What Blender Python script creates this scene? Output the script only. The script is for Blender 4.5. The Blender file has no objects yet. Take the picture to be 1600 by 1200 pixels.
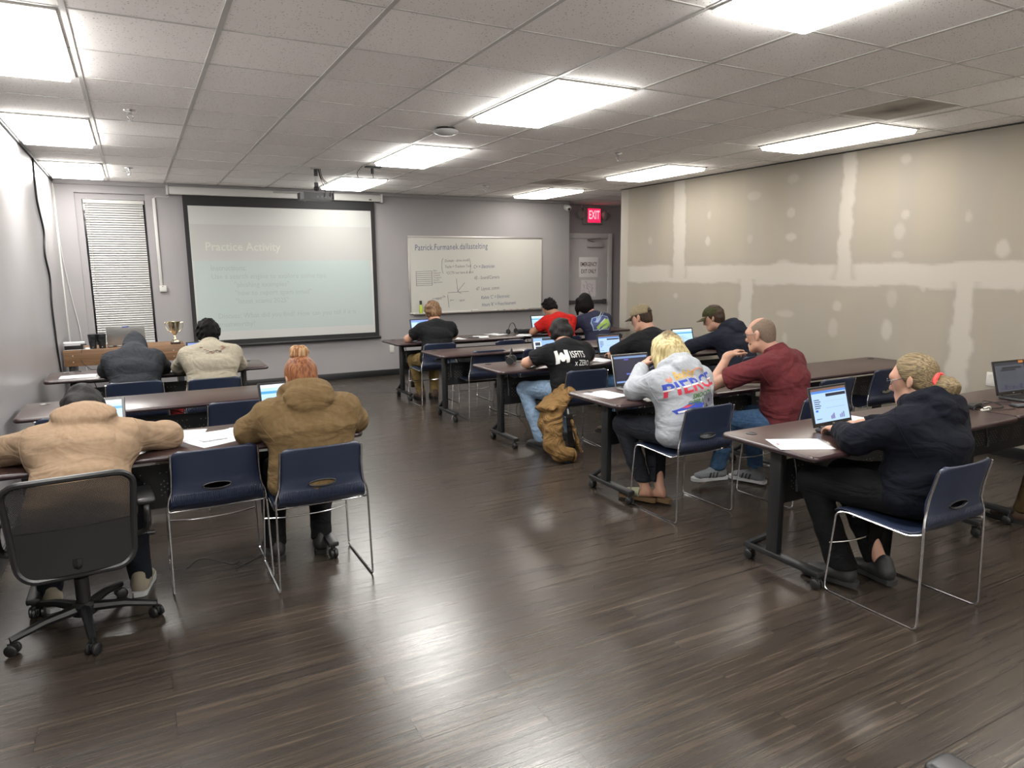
import bpy, bmesh, math, random
import numpy as np
from mathutils import Vector, Matrix
from mathutils.bvhtree import BVHTree

random.seed(7)
SC = bpy.context.scene
COL = SC.collection
PI = math.pi
CH = 1.6537           # camera height
CEIL = 2.798          # ceiling height
XL, XR, YF, YB = -0.793, 6.53, 10.535, -1.9   # left wall, right partition, front wall, back wall
TT = 0.745            # table top height

# ------------------------------------------------------------------ materials
def lin(c):
    if isinstance(c, str):
        c = c.lstrip('#'); c = [int(c[i:i+2], 16)/255 for i in (0, 2, 4)]
    return tuple(x/12.92 if x <= .04045 else ((x+.055)/1.055)**2.4 for x in c[:3]) + (1.0,)

LIN = lin

def new_mat(name):
    m = bpy.data.materials.new(name); m.use_nodes = True
    nt = m.node_tree
    b = nt.nodes['Principled BSDF']
    return m, nt, b

def nd(nt, typ, **kw):
    n = nt.nodes.new(typ)
    for k, v in kw.items():
        if k in n.inputs: n.inputs[k].default_value = v
        else: setattr(n, k, v)
    return n

def mat(name, col, rough=.5, metal=0., spec=.5, k=.54, col2=None, nscale=8., nstretch=(1, 1, 1), bump=0., bscale=60., bstretch=None, detail=3., coat=0., ramp=(.35, .65), bdist=.002):
    """principled material; optional noise between two colours and noise bump, all in object space"""
    m, nt, b = new_mat(name)
    if metal > .5: k = 1.
    lin = lambda c: tuple(x*k for x in LIN(c)[:3])+(1.,)
    b.inputs['Base Color'].default_value = lin(col)
    b.inputs['Roughness'].default_value = rough
    b.inputs['Metallic'].default_value = metal
    b.inputs['Specular IOR Level'].default_value = spec
    if coat: b.inputs['Coat Weight'].default_value = coat; b.inputs['Coat Roughness'].default_value = .08
    L = nt.links
    if col2 or bump:
        tc = nd(nt, 'ShaderNodeTexCoord')
    if col2:
        mp = nd(nt, 'ShaderNodeMapping'); mp.inputs['Scale'].default_value = nstretch
        L.new(tc.outputs['Object'], mp.inputs[0])
        n = nd(nt, 'ShaderNodeTexNoise', Scale=nscale, Detail=detail); L.new(mp.outputs[0], n.inputs['Vector'])
        r = nd(nt, 'ShaderNodeValToRGB')
        r.color_ramp.elements[0].position = ramp[0]; r.color_ramp.elements[1].position = ramp[1]
        r.color_ramp.elements[0].color = lin(col); r.color_ramp.elements[1].color = lin(col2)
        L.new(n.outputs['Fac'], r.inputs[0]); L.new(r.outputs[0], b.inputs['Base Color'])
    if bump:
        mp = nd(nt, 'ShaderNodeMapping'); mp.inputs['Scale'].default_value = bstretch or nstretch
        L.new(tc.outputs['Object'], mp.inputs[0])
        n = nd(nt, 'ShaderNodeTexNoise', Scale=bscale, Detail=3.); L.new(mp.outputs[0], n.inputs['Vector'])
        bp = nd(nt, 'ShaderNodeBump', Strength=bump, Distance=bdist)
        L.new(n.outputs['Fac'], bp.inputs['Height']); L.new(bp.outputs[0], b.inputs['Normal'])
    return m

def emis(name, col, strength):
    m, nt, b = new_mat(name)
    b.inputs['Base Color'].default_value = (0, 0, 0, 1)
    b.inputs['Emission Color'].default_value = lin(col); b.inputs['Emission Strength'].default_value = strength
    b.inputs['Roughness'].default_value = .4
    return m

# ------------------------------------------------------------------ mesh building
class MB:
    def __init__(s): s.v = []; s.f = []; s.m = []; s.sm = []
    def add(s, vs, fs, m=0, smooth=False, T=None):
        o = len(s.v)
        if T is not None: vs = [T @ Vector(p) for p in vs]
        s.v += [tuple(p) for p in vs]
        for f in fs:
            s.f.append(tuple(i+o for i in f)); s.m.append(m); s.sm.append(smooth)
        return s
    def box(s, c, d, m=0, bev=0., rot=None, seg=2, T=None):
        bm = bmesh.new(); bmesh.ops.create_cube(bm, size=1)
        for v in bm.verts: v.co = Vector((v.co.x*d[0], v.co.y*d[1], v.co.z*d[2]))
        if bev:
            bmesh.ops.bevel(bm, geom=bm.edges[:], offset=min(bev, .49*min(d)), segments=seg, affect='EDGES', profile=.5)
        M = Matrix.Translation(c)
        if rot is not None: M = M @ (rot if isinstance(rot, Matrix) else Matrix.Rotation(rot, 4, 'Z'))
        if T is not None: M = T @ M
        bm.verts.index_update()
        s.add([M @ v.co for v in bm.verts], [[v.index for v in f.verts] for f in bm.faces], m, bool(bev))
        bm.free(); return s
    def bx(s, x0, x1, y0, y1, z0, z1, m=0, bev=0., seg=2, T=None):
        return s.box(((x0+x1)/2, (y0+y1)/2, (z0+z1)/2), (abs(x1-x0), abs(y1-y0), abs(z1-z0)), m, bev, None, seg, T)
    def tube(s, pts, r, n=8, m=0, closed=False, cap=True, T=None):
        pts = [Vector(p) for p in pts]; N = len(pts); rs = r if hasattr(r, '__len__') else [r]*N
        vs = []; up = None
        for i, p in enumerate(pts):
            a = pts[i-1] if (i > 0 or closed) else p; b = pts[(i+1) % N] if (i < N-1 or closed) else p
            t = (b-a).normalized()
            if up is None:
                up = Vector((0, 0, 1)) if abs(t.z) < .9 else Vector((1, 0, 0))
            x = up.cross(t)
            if x.length < 1e-5: x = Vector((1, 0, 0)).cross(t)
            x.normalize(); y = t.cross(x).normalized(); up = y
            for k in range(n):
                q = 2*PI*k/n; vs.append(p+(x*math.cos(q)+y*math.sin(q))*rs[i])
        fs = []
        for i in range(N if closed else N-1):
            j = (i+1) % N
            for k in range(n): fs.append((i*n+k, i*n+(k+1) % n, j*n+(k+1) % n, j*n+k))
        if cap and not closed:
            fs.append(tuple(range(n))[::-1]); fs.append(tuple((N-1)*n+k for k in range(n)))
        return s.add(vs, fs, m, True, T)
    def cyl(s, a, b, r0, r1=None, n=16, m=0, T=None):
        return s.tube([a, b], [r0, r0 if r1 is None else r1], n, m, T=T)
    def lathe(s, prof, n=24, c=(0, 0, 0), m=0, T=None, ax='Z'):
        vs = []
        for r, z in prof:
            for k in range(n):
                q = 2*PI*k/n; p = (r*math.cos(q), r*math.sin(q), z)
                if ax == 'Y': p = (p[0], -p[2], p[1])
                if ax == 'X': p = (p[2], p[0], p[1])
                vs.append((p[0]+c[0], p[1]+c[1], p[2]+c[2]))
        fs = []
        for i in range(len(prof)-1):
            for k in range(n): fs.append((i*n+k, i*n+(k+1) % n, (i+1)*n+(k+1) % n, (i+1)*n+k))
        if prof[0][0] > 1e-6: fs.append(tuple(range(n))[::-1])
        if prof[-1][0] > 1e-6: fs.append(tuple((len(prof)-1)*n+k for k in range(n)))
        return s.add(vs, fs, m, True, T)
    def prism(s, poly, z0, z1, m=0, T=None, smooth=False):
        n = len(poly); vs = [(x, y, z0) for x, y in poly]+[(x, y, z1) for x, y in poly]
        fs = [tuple(range(n))[::-1], tuple(range(n, 2*n))]+[(i, (i+1) % n, n+(i+1) % n, n+i) for i in range(n)]
        return s.add(vs, fs, m, smooth, T)
    def sphere(s, c, r, n=12, m=0, T=None):
        R = r if hasattr(r, '__len__') else (r, r, r); vs = [(c[0], c[1], c[2]-R[2])]; fs = []
        h = n//2
        for i in range(1, h):
            a = -PI/2+PI*i/h
            for k in range(n):
                q = 2*PI*k/n; vs.append((c[0]+R[0]*math.cos(a)*math.cos(q), c[1]+R[1]*math.cos(a)*math.sin(q), c[2]+R[2]*math.sin(a)))
        vs.append((c[0], c[1], c[2]+R[2])); t = len(vs)-1
        for k in range(n): fs.append((0, 1+(k+1) % n, 1+k))
        for i in range(h-2):
            for k in range(n): fs.append((1+i*n+k, 1+i*n+(k+1) % n, 1+(i+1)*n+(k+1) % n, 1+(i+1)*n+k))
        for k in range(n): fs.append((1+(h-2)*n+k, 1+(h-2)*n+(k+1) % n, t))
        return s.add(vs, fs, m, True, T)
    def grid(s, fn, nu, nv, m=0, smooth=True, T=None, wrap=False):
        vs = [fn(i/nu, j/nv) for j in range(nv+1) for i in range(nu+1)]
        fs = [(j*(nu+1)+i, j*(nu+1)+i+1, (j+1)*(nu+1)+i+1, (j+1)*(nu+1)+i) for j in range(nv) for i in range(nu)]
        return s.add(vs, fs, m, smooth, T)
    def quad(s, a, b, c, d, m=0, T=None): return s.add([a, b, c, d], [(0, 1, 2, 3)], m, False, T)
    def build(s, name, mats, parent=None, loc=None, ang=40, rotz=None, kind=None):
        me = bpy.data.meshes.new(name); me.from_pydata(s.v, [], s.f)
        if not isinstance(mats, (list, tuple)): mats = [mats]
        for x in mats: me.materials.append(x)
        me.polygons.foreach_set('material_index', s.m)
        me.polygons.foreach_set('use_smooth', s.sm)
        me.update()
        if any(s.sm): me.set_sharp_from_angle(angle=math.radians(ang))
        return link(name, me, parent, loc, rotz, kind)

def link(name, me, parent=None, loc=None, rotz=None, kind=None):
    o = bpy.data.objects.new(name, me); COL.objects.link(o)
    if parent: o.parent = parent
    if loc is not None: o.location = loc
    if rotz is not None: o.rotation_euler = (0, 0, rotz)
    if kind: o['kind'] = kind
    return o

def tag(o, label, cat, group=None):
    o['label'] = label; o['category'] = cat
    if group: o['group'] = group
    return o

def thing(name, label, cat, loc=(0, 0, 0), rotz=0, group=None):
    o = bpy.data.objects.new(name, None); COL.objects.link(o); o.empty_display_size = .1
    o.location = loc; o.rotation_euler = (0, 0, rotz)
    return tag(o, label, cat, group)

def dup(root, loc, rotz, label, group=None):
    def cp(o, par):
        c = o.copy(); COL.objects.link(c)
        if par: c.parent = par
        for ch in list(o.children): cp(ch, c)
        return c
    r = cp(root, None); r.location = loc; r.rotation_euler = (0, 0, rotz); r['label'] = label
    if group: r['group'] = group
    return r

def path(pts, n=6):
    """Catmull-Rom through the points"""
    P = [Vector(p) for p in pts]; P = [P[0]*2-P[1]]+P+[P[-1]*2-P[-2]]; out = []
    for i in range(1, len(P)-2):
        a, b, c, d = P[i-1:i+3]
        for k in range(n):
            t = k/n; out.append(.5*((2*b)+(c-a)*t+(2*a-5*b+4*c-d)*t*t+(3*b-a-3*c+d)*t**3))
    return out+[P[-2]]

def round_path(pts, r, n=4):
    """polyline with rounded corners"""
    P = [Vector(p) for p in pts]; out = [P[0]]
    for i in range(1, len(P)-1):
        a, b, c = P[i-1:i+2]; d0 = (a-b); d1 = (c-b); rr = min(r, d0.length*.49, d1.length*.49)
        p0 = b+d0.normalized()*rr; p1 = b+d1.normalized()*rr
        for k in range(n+1):
            t = k/n; out.append(p0*(1-t)**2+b*2*t*(1-t)+p1*t*t)
    return out+[P[-1]]

def rrect(w, h, r, n=5):
    pts = []
    for cx, cy, a0 in ((w/2-r, h/2-r, 0), (-w/2+r, h/2-r, 90), (-w/2+r, -h/2+r, 180), (w/2-r, -h/2+r, 270)):
        for k in range(n+1):
            a = math.radians(a0+90*k/n); pts.append((cx+r*math.cos(a), cy+r*math.sin(a)))
    return pts

def text_mesh(txt, size, ox=0, oy=0, shear=0, sx=1., bold=0., align='LEFT', space=1.):
    """flat text as (verts2d, faces), left baseline at (ox,oy)"""
    cu = bpy.data.curves.new('t', 'FONT'); cu.body = txt; cu.size = size; cu.shear = shear; cu.align_x = align; cu.space_character = space
    cu.resolution_u = 2; cu.offset = bold*size
    ob = bpy.data.objects.new('t', cu); me = ob.to_mesh()
    vs = [(v.co.x*sx+ox, v.co.y+oy) for v in me.vertices]; fs = [tuple(p.vertices) for p in me.polygons]
    ob.to_mesh_clear(); bpy.data.objects.remove(ob); bpy.data.curves.remove(cu)
    return vs, fs

def add_text(mb, txt, size, T, m=0, **kw):
    vs, fs = text_mesh(txt, size, **kw)
    mb.add([(x, y, 0) for x, y in vs], fs, m, False, T)

def facing(p, ux, uy):
    """matrix mapping (x,y,0) onto the plane at p with axes ux, uy"""
    ux = Vector(ux); uy = Vector(uy); uz = ux.cross(uy)
    return Matrix(((ux.x, uy.x, uz.x, p[0]), (ux.y, uy.y, uz.y, p[1]), (ux.z, uy.z, uz.z, p[2]), (0, 0, 0, 1)))
# ------------------------------------------------------------------ implicit-surface modelling (bodies, clothes, hair)
A = lambda *p: np.array(p, dtype=np.float64)
def nrm(v): v = np.asarray(v, float); return v/(np.linalg.norm(v)+1e-12)

class Prim:
    def __init__(s, fn, lo, hi, k, sub=False): s.fn = fn; s.lo = np.asarray(lo); s.hi = np.asarray(hi); s.k = k; s.sub = sub

def rc(a, b, ra, rb=None, k=.02, cuts=(), sub=False):
    """round cone a->b"""
    a = np.asarray(a, float); b = np.asarray(b, float); rb = ra if rb is None else rb; d = b-a; L2 = d@d+1e-12
    def fn(x, y, z):
        px, py, pz = x-a[0], y-a[1], z-a[2]
        t = np.clip((px*d[0]+py*d[1]+pz*d[2])/L2, 0, 1)
        r = np.sqrt((px-t*d[0])**2+(py-t*d[1])**2+(pz-t*d[2])**2)-(ra+(rb-ra)*t)
        for p, n in cuts: r = np.maximum(r, (x-p[0])*n[0]+(y-p[1])*n[1]+(z-p[2])*n[2])
        return r
    R = max(ra, rb); return Prim(fn, np.minimum(a, b)-R, np.maximum(a, b)+R, k, sub)

def ec(a, b, u, r0, r1, k=.03, cap=.6, cuts=(), sub=False):
    """elliptical cone a->b: half-widths r=(along u, across) at both ends"""
    a = np.asarray(a, float); b = np.asarray(b, float); d = b-a; L = np.linalg.norm(d)+1e-9; n = d/L
    u = np.asarray(u, float); u = nrm(u-n*(u@n)); w = np.cross(n, u)
    def fn(x, y, z):
        px, py, pz = x-a[0], y-a[1], z-a[2]
        h = px*n[0]+py*n[1]+pz*n[2]; t = np.clip(h/L, 0, 1)
        qu = px*u[0]+py*u[1]+pz*u[2]; qw = px*w[0]+py*w[1]+pz*w[2]; qn = h-t*L
        rx = r0[0]+(r1[0]-r0[0])*t; ry = r0[1]+(r1[1]-r0[1])*t; rz = cap*np.minimum(rx, ry)
        k0 = np.sqrt((qu/rx)**2+(qw/ry)**2+(qn/rz)**2); k1 = np.sqrt((qu/rx**2)**2+(qw/ry**2)**2+(qn/rz**2)**2)+1e-9
        r = k0*(k0-1)/k1
        for p, m in cuts: r = np.maximum(r, (x-p[0])*m[0]+(y-p[1])*m[1]+(z-p[2])*m[2])
        return r
    R = max(r0[0], r0[1], r1[0], r1[1]); return Prim(fn, np.minimum(a, b)-R, np.maximum(a, b)+R, k, sub)

def el(c, B, r, k=.02, cuts=(), sub=False):
    """ellipsoid at c with axes = rows of B"""
    c = np.asarray(c, float); B = np.asarray(B, float)
    def fn(x, y, z):
        px, py, pz = x-c[0], y-c[1], z-c[2]
        q = [(px*B[i][0]+py*B[i][1]+pz*B[i][2]) for i in range(3)]
        k0 = np.sqrt(sum((q[i]/r[i])**2 for i in range(3))); k1 = np.sqrt(sum((q[i]/r[i]**2)**2 for i in range(3)))+1e-9
        d = k0*(k0-1)/k1
        for p, m in cuts: d = np.maximum(d, (x-p[0])*m[0]+(y-p[1])*m[1]+(z-p[2])*m[2])
        return d
    R = max(r); return Prim(fn, c-R, c+R, k, sub)

def axis(lo, hi, step, fine=()):
    """coordinates lo..hi with step, refined to step f inside (a,b,f) intervals"""
    out = [lo]; x = lo
    while x < hi:
        s = step
        for a, b, f in fine:
            if a-step <= x <= b: s = min(s, f)
        x += s; out.append(x)
    return np.array(out)

def sdf_mesh(prims, step, fine=(), disp=None, cuts=(), smooth=1, pad=.03):
    """polygonise the smooth union by surface nets. fine: list of (lo3, hi3, step)"""
    pos = [p for p in prims if not p.sub]
    lo = np.min([p.lo for p in pos], 0)-pad; hi = np.max([p.hi for p in pos], 0)+pad
    ax = [axis(lo[i], hi[i], step, [(f[0][i], f[1][i], f[2]) for f in fine]) for i in range(3)]
    D = np.full([len(a) for a in ax], .25, np.float32)
    for p in prims:
        m = p.k+.035
        sl = []
        for i in range(3):
            i0 = max(0, np.searchsorted(ax[i], p.lo[i]-m)-1); i1 = min(len(ax[i]), np.searchsorted(ax[i], p.hi[i]+m)+1); sl.append((i0, i1))
        if any(b <= a for a, b in sl): continue
        S = tuple(slice(a, b) for a, b in sl)
        d = p.fn(ax[0][S[0]][:, None, None], ax[1][S[1]][None, :, None], ax[2][S[2]][None, None, :]).astype(np.float32)
        o = D[S]
        if p.sub: d = -d
        h = np.maximum(p.k-np.abs(o-d), 0)/max(p.k, 1e-6)
        if p.sub: D[S] = np.maximum(o, d)+h*h*p.k*.25
        else: D[S] = np.minimum(o, d)-h*h*p.k*.25
    X, Y, Z = ax[0][:, None, None], ax[1][None, :, None], ax[2][None, None, :]
    if disp is not None:
        near = np.abs(D) < .06
        ii = np.nonzero(near)
        D[ii] += disp(ax[0][ii[0]], ax[1][ii[1]], ax[2][ii[2]]).astype(np.float32)
    for p, n in cuts: D = np.maximum(D, ((X-p[0])*n[0]+(Y-p[1])*n[1]+(Z-p[2])*n[2]).astype(np.float32))
    return nets(D, ax, smooth)

def nets(D, ax, smooth=1):
    S = D < 0
    c = [S[i:S.shape[0]-1+i, j:S.shape[1]-1+j, k:S.shape[2]-1+k] for i in (0, 1) for j in (0, 1) for k in (0, 1)]
    cnt = sum(x.astype(np.int8) for x in c); act = (cnt > 0) & (cnt < 8)
    I, J, K = np.nonzero(act); n = len(I)
    idx = np.full(act.shape, -1, np.int32); idx[I, J, K] = np.arange(n)
    val = {}; pos = {}
    for i in (0, 1):
        for j in (0, 1):
            for k in (0, 1):
                val[i, j, k] = D[I+i, J+j, K+k]; pos[i, j, k] = np.stack([ax[0][I+i], ax[1][J+j], ax[2][K+k]], 1)
    acc = np.zeros((n, 3)); w = np.zeros(n)
    for a in [(i, j, k) for i in (0, 1) for j in (0, 1) for k in (0, 1)]:
        for d in range(3):
            if a[d]: continue
            b = list(a); b[d] = 1; b = tuple(b)
            va, vb = val[a], val[b]; cr = (va < 0) != (vb < 0)
            t = np.where(cr, va/(va-vb+1e-12), 0)[:, None]
            acc += np.where(cr[:, None], pos[a]+(pos[b]-pos[a])*t, 0); w += cr
    V = acc/w[:, None]
    Q = []
    for d in range(3):
        sl0 = [slice(1, -1)]*3; sl0[d] = slice(0, -1); sl1 = [slice(1, -1)]*3; sl1[d] = slice(1, None)
        s0, s1 = S[tuple(sl0)], S[tuple(sl1)]
        for flip, msk in ((False, s0 & ~s1), (True, ~s0 & s1)):
            q = np.array(np.nonzero(msk)).T
            if not len(q): continue
            off = np.ones(3, int); off[d] = 0; q = q+off
            e, f = [x for x in range(3) if x != d]
            def cell(de, df):
                z = q.copy(); z[:, e] -= de; z[:, f] -= df; return idx[z[:, 0], z[:, 1], z[:, 2]]
            quad = np.stack([cell(1, 1), cell(0, 1), cell(0, 0), cell(1, 0)], 1)
            if flip != (d == 1): quad = quad[:, ::-1]
            Q.append(quad)
    F = np.concatenate(Q); F = F[(F >= 0).all(1)]
    for _ in range(smooth):
        s = np.zeros_like(V); c_ = np.zeros(n)
        for a, b in ((0, 1), (1, 2), (2, 3), (3, 0)):
            np.add.at(s, F[:, a], V[F[:, b]]); np.add.at(s, F[:, b], V[F[:, a]]); np.add.at(c_, F[:, a], 1); np.add.at(c_, F[:, b], 1)
        V = V*.5+.5*s/np.maximum(c_, 1)[:, None]
    return V, F

def np_obj(name, V, F, mats, parent=None, org=(0, 0, 0), mi=None):
    me = bpy.data.meshes.new(name); V = V-np.asarray(org)
    me.vertices.add(len(V)); me.vertices.foreach_set('co', V.astype(np.float32).ravel())
    me.loops.add(F.size); me.loops.foreach_set('vertex_index', F.astype(np.int32).ravel())
    me.polygons.add(len(F)); me.polygons.foreach_set('loop_start', np.arange(0, F.size, 4, dtype=np.int32))
    me.polygons.foreach_set('use_smooth', np.ones(len(F), bool))
    if not isinstance(mats, (list, tuple)): mats = [mats]
    for m in mats: me.materials.append(m)
    if mi is not None: me.polygons.foreach_set('material_index', mi.astype(np.int32))
    me.update(calc_edges=True); me.validate()
    return link(name, me, parent)

def folds(amp, f, seed, az=1.):
    """cloth folds: warped ridged waves, anisotropic in z by az"""
    r = np.random.RandomState(seed); ds = [nrm(r.randn(3)*A(1, 1, az)) for _ in range(4)]; ph = r.rand(8)*6.28
    def fn(x, y, z):
        w = lambda d, s, p: np.sin(f*s*(x*d[0]+y*d[1]+z*d[2])+p)
        a = w(ds[0], .5, ph[0]); b = w(ds[1], .6, ph[1])
        u = f*(x*ds[2][0]+y*ds[2][1]+z*ds[2][2]); v = f*(x*ds[3][0]+y*ds[3][1]+z*ds[3][2])
        n = np.abs(np.sin(u+1.9*a+ph[2]))*.6+np.abs(np.sin(1.4*v+1.7*b+ph[3]))*.4
        return amp*(n-.55)*(.55+.45*w(ds[3], .35, ph[4]))
    return fn

def clumps(amp, f, seed):
    r = np.random.RandomState(seed); ds = [nrm(r.randn(3)) for _ in range(6)]; ph = r.rand(6)*6.28
    def fn(x, y, z):
        n = 0
        for d, p in zip(ds, ph): n = n+np.sin(f*(x*d[0]+y*d[1]+z*d[2])+p)
        return amp*n/3
    return fn
# ------------------------------------------------------------------ materials of the room
def ceiling_mat():
    m, nt, b = new_mat('ceiling_tile'); L = nt.links
    tc = nd(nt, 'ShaderNodeTexCoord')
    pit = nd(nt, 'ShaderNodeTexNoise', Scale=95., Detail=2., Roughness=.6); L.new(tc.outputs['Object'], pit.inputs['Vector'])
    mp = nd(nt, 'ShaderNodeMapping'); mp.inputs['Scale'].default_value = (1, 2.2, 1); mp.inputs['Rotation'].default_value = (0, 0, .7)
    L.new(tc.outputs['Object'], mp.inputs[0])
    vo = nd(nt, 'ShaderNodeTexVoronoi', Scale=46., Randomness=1.); L.new(mp.outputs[0], vo.inputs['Vector'])
    # pits: voronoi cell centres, broken up by noise
    ad = nd(nt, 'ShaderNodeMath', operation='MULTIPLY_ADD'); L.new(pit.outputs['Fac'], ad.inputs[0]); ad.inputs[1].default_value = .75; L.new(vo.outputs['Distance'], ad.inputs[2])
    rp = nd(nt, 'ShaderNodeValToRGB'); rp.color_ramp.elements[0].position = .47; rp.color_ramp.elements[1].position = .535
    L.new(ad.outputs[0], rp.inputs[0])
    # tone of each tile
    sp = nd(nt, 'ShaderNodeVectorMath', operation='SUBTRACT'); L.new(tc.outputs['Object'], sp.inputs[0]); sp.inputs[1].default_value = (-.174, 3.81, 0)
    dv = nd(nt, 'ShaderNodeVectorMath', operation='SCALE'); dv.inputs['Scale'].default_value = 1/.634; L.new(sp.outputs[0], dv.inputs[0])
    fl = nd(nt, 'ShaderNodeVectorMath', operation='FLOOR'); L.new(dv.outputs[0], fl.inputs[0])
    wn = nd(nt, 'ShaderNodeTexWhiteNoise', noise_dimensions='2D'); L.new(fl.outputs[0], wn.inputs['Vector'])
    tr = nd(nt, 'ShaderNodeValToRGB'); tr.color_ramp.elements[0].color = lin('#ebe8e5'); tr.color_ramp.elements[1].color = lin('#f5f3f0')
    L.new(wn.outputs['Value'], tr.inputs[0])
    mx = nd(nt, 'ShaderNodeMix', data_type='RGBA'); mx.inputs[6].default_value = lin('#5f5a55'); L.new(rp.outputs[0], mx.inputs[0]); L.new(tr.outputs[0], mx.inputs[7])
    L.new(mx.outputs[2], b.inputs['Base Color']); b.inputs['Roughness'].default_value = .95; b.inputs['Specular IOR Level'].default_value = .1
    bp = nd(nt, 'ShaderNodeBump', Strength=.5, Distance=.004); L.new(rp.outputs[0], bp.inputs['Height']); L.new(bp.outputs[0], b.inputs['Normal'])
    return m

def floor_mat():
    m, nt, b = new_mat('dark_wood_floor'); L = nt.links
    tc = nd(nt, 'ShaderNodeTexCoord')
    br = nd(nt, 'ShaderNodeTexBrick', offset=.37, squash=1.)
    br.inputs['Scale'].default_value = 1.; br.inputs['Brick Width'].default_value = 1.22; br.inputs['Row Height'].default_value = .152
    br.inputs['Mortar Size'].default_value = .0016; br.inputs['Mortar Smooth'].default_value = .2
    br.inputs['Color1'].default_value = (0, 0, 0, 1); br.inputs['Color2'].default_value = (1, 1, 1, 1); br.inputs['Mortar'].default_value = (.5, .5, .5, 1)
    L.new(tc.outputs['Object'], br.inputs['Vector'])
    # grain differs plank by plank
    cmb = nd(nt, 'ShaderNodeVectorMath', operation='SCALE'); cmb.inputs['Scale'].default_value = 9.; L.new(br.outputs['Color'], cmb.inputs[0])
    ad = nd(nt, 'ShaderNodeVectorMath', operation='ADD'); L.new(tc.outputs['Object'], ad.inputs[0]); L.new(cmb.outputs[0], ad.inputs[1])
    def noise(sc, st, det):
        mp = nd(nt, 'ShaderNodeMapping'); mp.inputs['Scale'].default_value = st; L.new(ad.outputs[0], mp.inputs[0])
        n = nd(nt, 'ShaderNodeTexNoise', Scale=sc, Detail=det, Roughness=.62); L.new(mp.outputs[0], n.inputs['Vector']); return n
    g1 = noise(3., (.5, 16, 1), 6.); g2 = noise(10., (.35, 34, 1), 5.)
    mxg = nd(nt, 'ShaderNodeMath', operation='MULTIPLY_ADD'); L.new(g2.outputs['Fac'], mxg.inputs[0]); mxg.inputs[1].default_value = .55; L.new(g1.outputs['Fac'], mxg.inputs[2])
    sb = nd(nt, 'ShaderNodeMath', operation='MULTIPLY_ADD'); L.new(br.outputs['Color'], sb.inputs[0]); sb.inputs[1].default_value = .05; L.new(mxg.outputs[0], sb.inputs[2])
    rp = nd(nt, 'ShaderNodeValToRGB'); e = rp.color_ramp.elements
    e[0].position = .55; e[0].color = lin('#1e1a17'); e[1].position = 1.02; e[1].color = lin('#443b33')
    k = rp.color_ramp.elements.new(.8); k.color = lin('#2d2722')
    L.new(sb.outputs[0], rp.inputs[0])
    mo = nd(nt, 'ShaderNodeMix', data_type='RGBA'); mo.inputs[7].default_value = lin('#0f0c0a'); L.new(rp.outputs[0], mo.inputs[6]); L.new(br.outputs['Fac'], mo.inputs[0])
    L.new(mo.outputs[2], b.inputs['Base Color'])
    rr = nd(nt, 'ShaderNodeMapRange'); rr.inputs['From Min'].default_value = .5; rr.inputs['From Max'].default_value = 1.; rr.inputs['To Min'].default_value = .30; rr.inputs['To Max'].default_value = .20
    L.new(mxg.outputs[0], rr.inputs['Value']); L.new(rr.outputs[0], b.inputs['Roughness'])
    b.inputs['Specular IOR Level'].default_value = .5
    hh = nd(nt, 'ShaderNodeMath', operation='SUBTRACT'); L.new(mxg.outputs[0], hh.inputs[0]); L.new(br.outputs['Fac'], hh.inputs[1])
    bp = nd(nt, 'ShaderNodeBump', Strength=.30, Distance=.0016); L.new(hh.outputs[0], bp.inputs['Height']); L.new(bp.outputs[0], b.inputs['Normal'])
    return m

M_ceil = ceiling_mat(); M_floor = floor_mat()
M_front = mat('grey_wall_paint', '#aea9aa', .7, spec=.3, col2='#aaa6a8', nscale=2., bump=.08, bscale=220)
M_alc = mat('dark_grey_wall_paint', '#9a9495', .7, k=1., spec=.3, bump=.08, bscale=220)
M_left = mat('white_panel_wall', '#c2bfc2', .30, spec=.45, col2='#b8b3b3', nscale=.9, bump=.05, bscale=3., bdist=.02)
M_tee = mat('ceiling_tee', '#f0eeea', .5, spec=.3)
M_white = mat('white_trim', '#dcdad5', .45)
M_cream = mat('cream_plastic', '#d9d6cc', .4)
M_black = mat('black_plastic', '#161618', .45)
M_blackm = mat('matt_black', '#101012', .7)
M_base = mat('black_baseboard', '#17171a', .4)
M_chrome = mat('chrome', '#cfcfd2', .18, metal=1.)
M_steel = mat('steel', '#9a9a9c', .35, metal=1.)
M_paper = mat('paper', '#eef0f4', .8, spec=.2)
M_ink = mat('grey_ink', '#8d9096', .8)
M_darkink = mat('dark_ink', '#3b3b42', .8)
M_light = emis('light_diffuser', '#fffdf8', 13.0)
M_door = mat('grey_door_paint', '#c4bfbf', .5, k=1., col2='#bdb8b8', nscale=3.)

# ------------------------------------------------------------------ shell
MB().bx(-1.0, 9.6, YB, 11.3, -.12, 0).build('floor', M_floor, kind='structure')
MB().bx(-1.0, 9.6, YB, 11.3, CEIL, CEIL+.12).build('ceiling', M_ceil, kind='structure')
g = MB()
GX0, GS, GY0 = -.174, .637, 3.81
for i in range(-1, 15):
    x = GX0+GS*i; g.bx(x-.012, x+.012, YB, 11.0, CEIL-.004, CEIL+.01)
for j in range(-9, 12):
    y = GY0+.632*j; g.bx(-.79, 9.5, y-.0065, y+.0065, CEIL-.003, CEIL+.01)
g.build('trim_1', M_tee, kind='structure')
MB().bx(XL-.15, XL, YB, YF, 0, CEIL).build('wall_left', M_left, kind='structure')
MB().bx(-1.0, 9.6, YB-.12, YB, 0, CEIL).build('wall_back', mat('bounce_white_wall', '#efece8', .7, k=1.), kind='structure')  # unseen wall, kept white to bounce lamp light up to the ceiling
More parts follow.
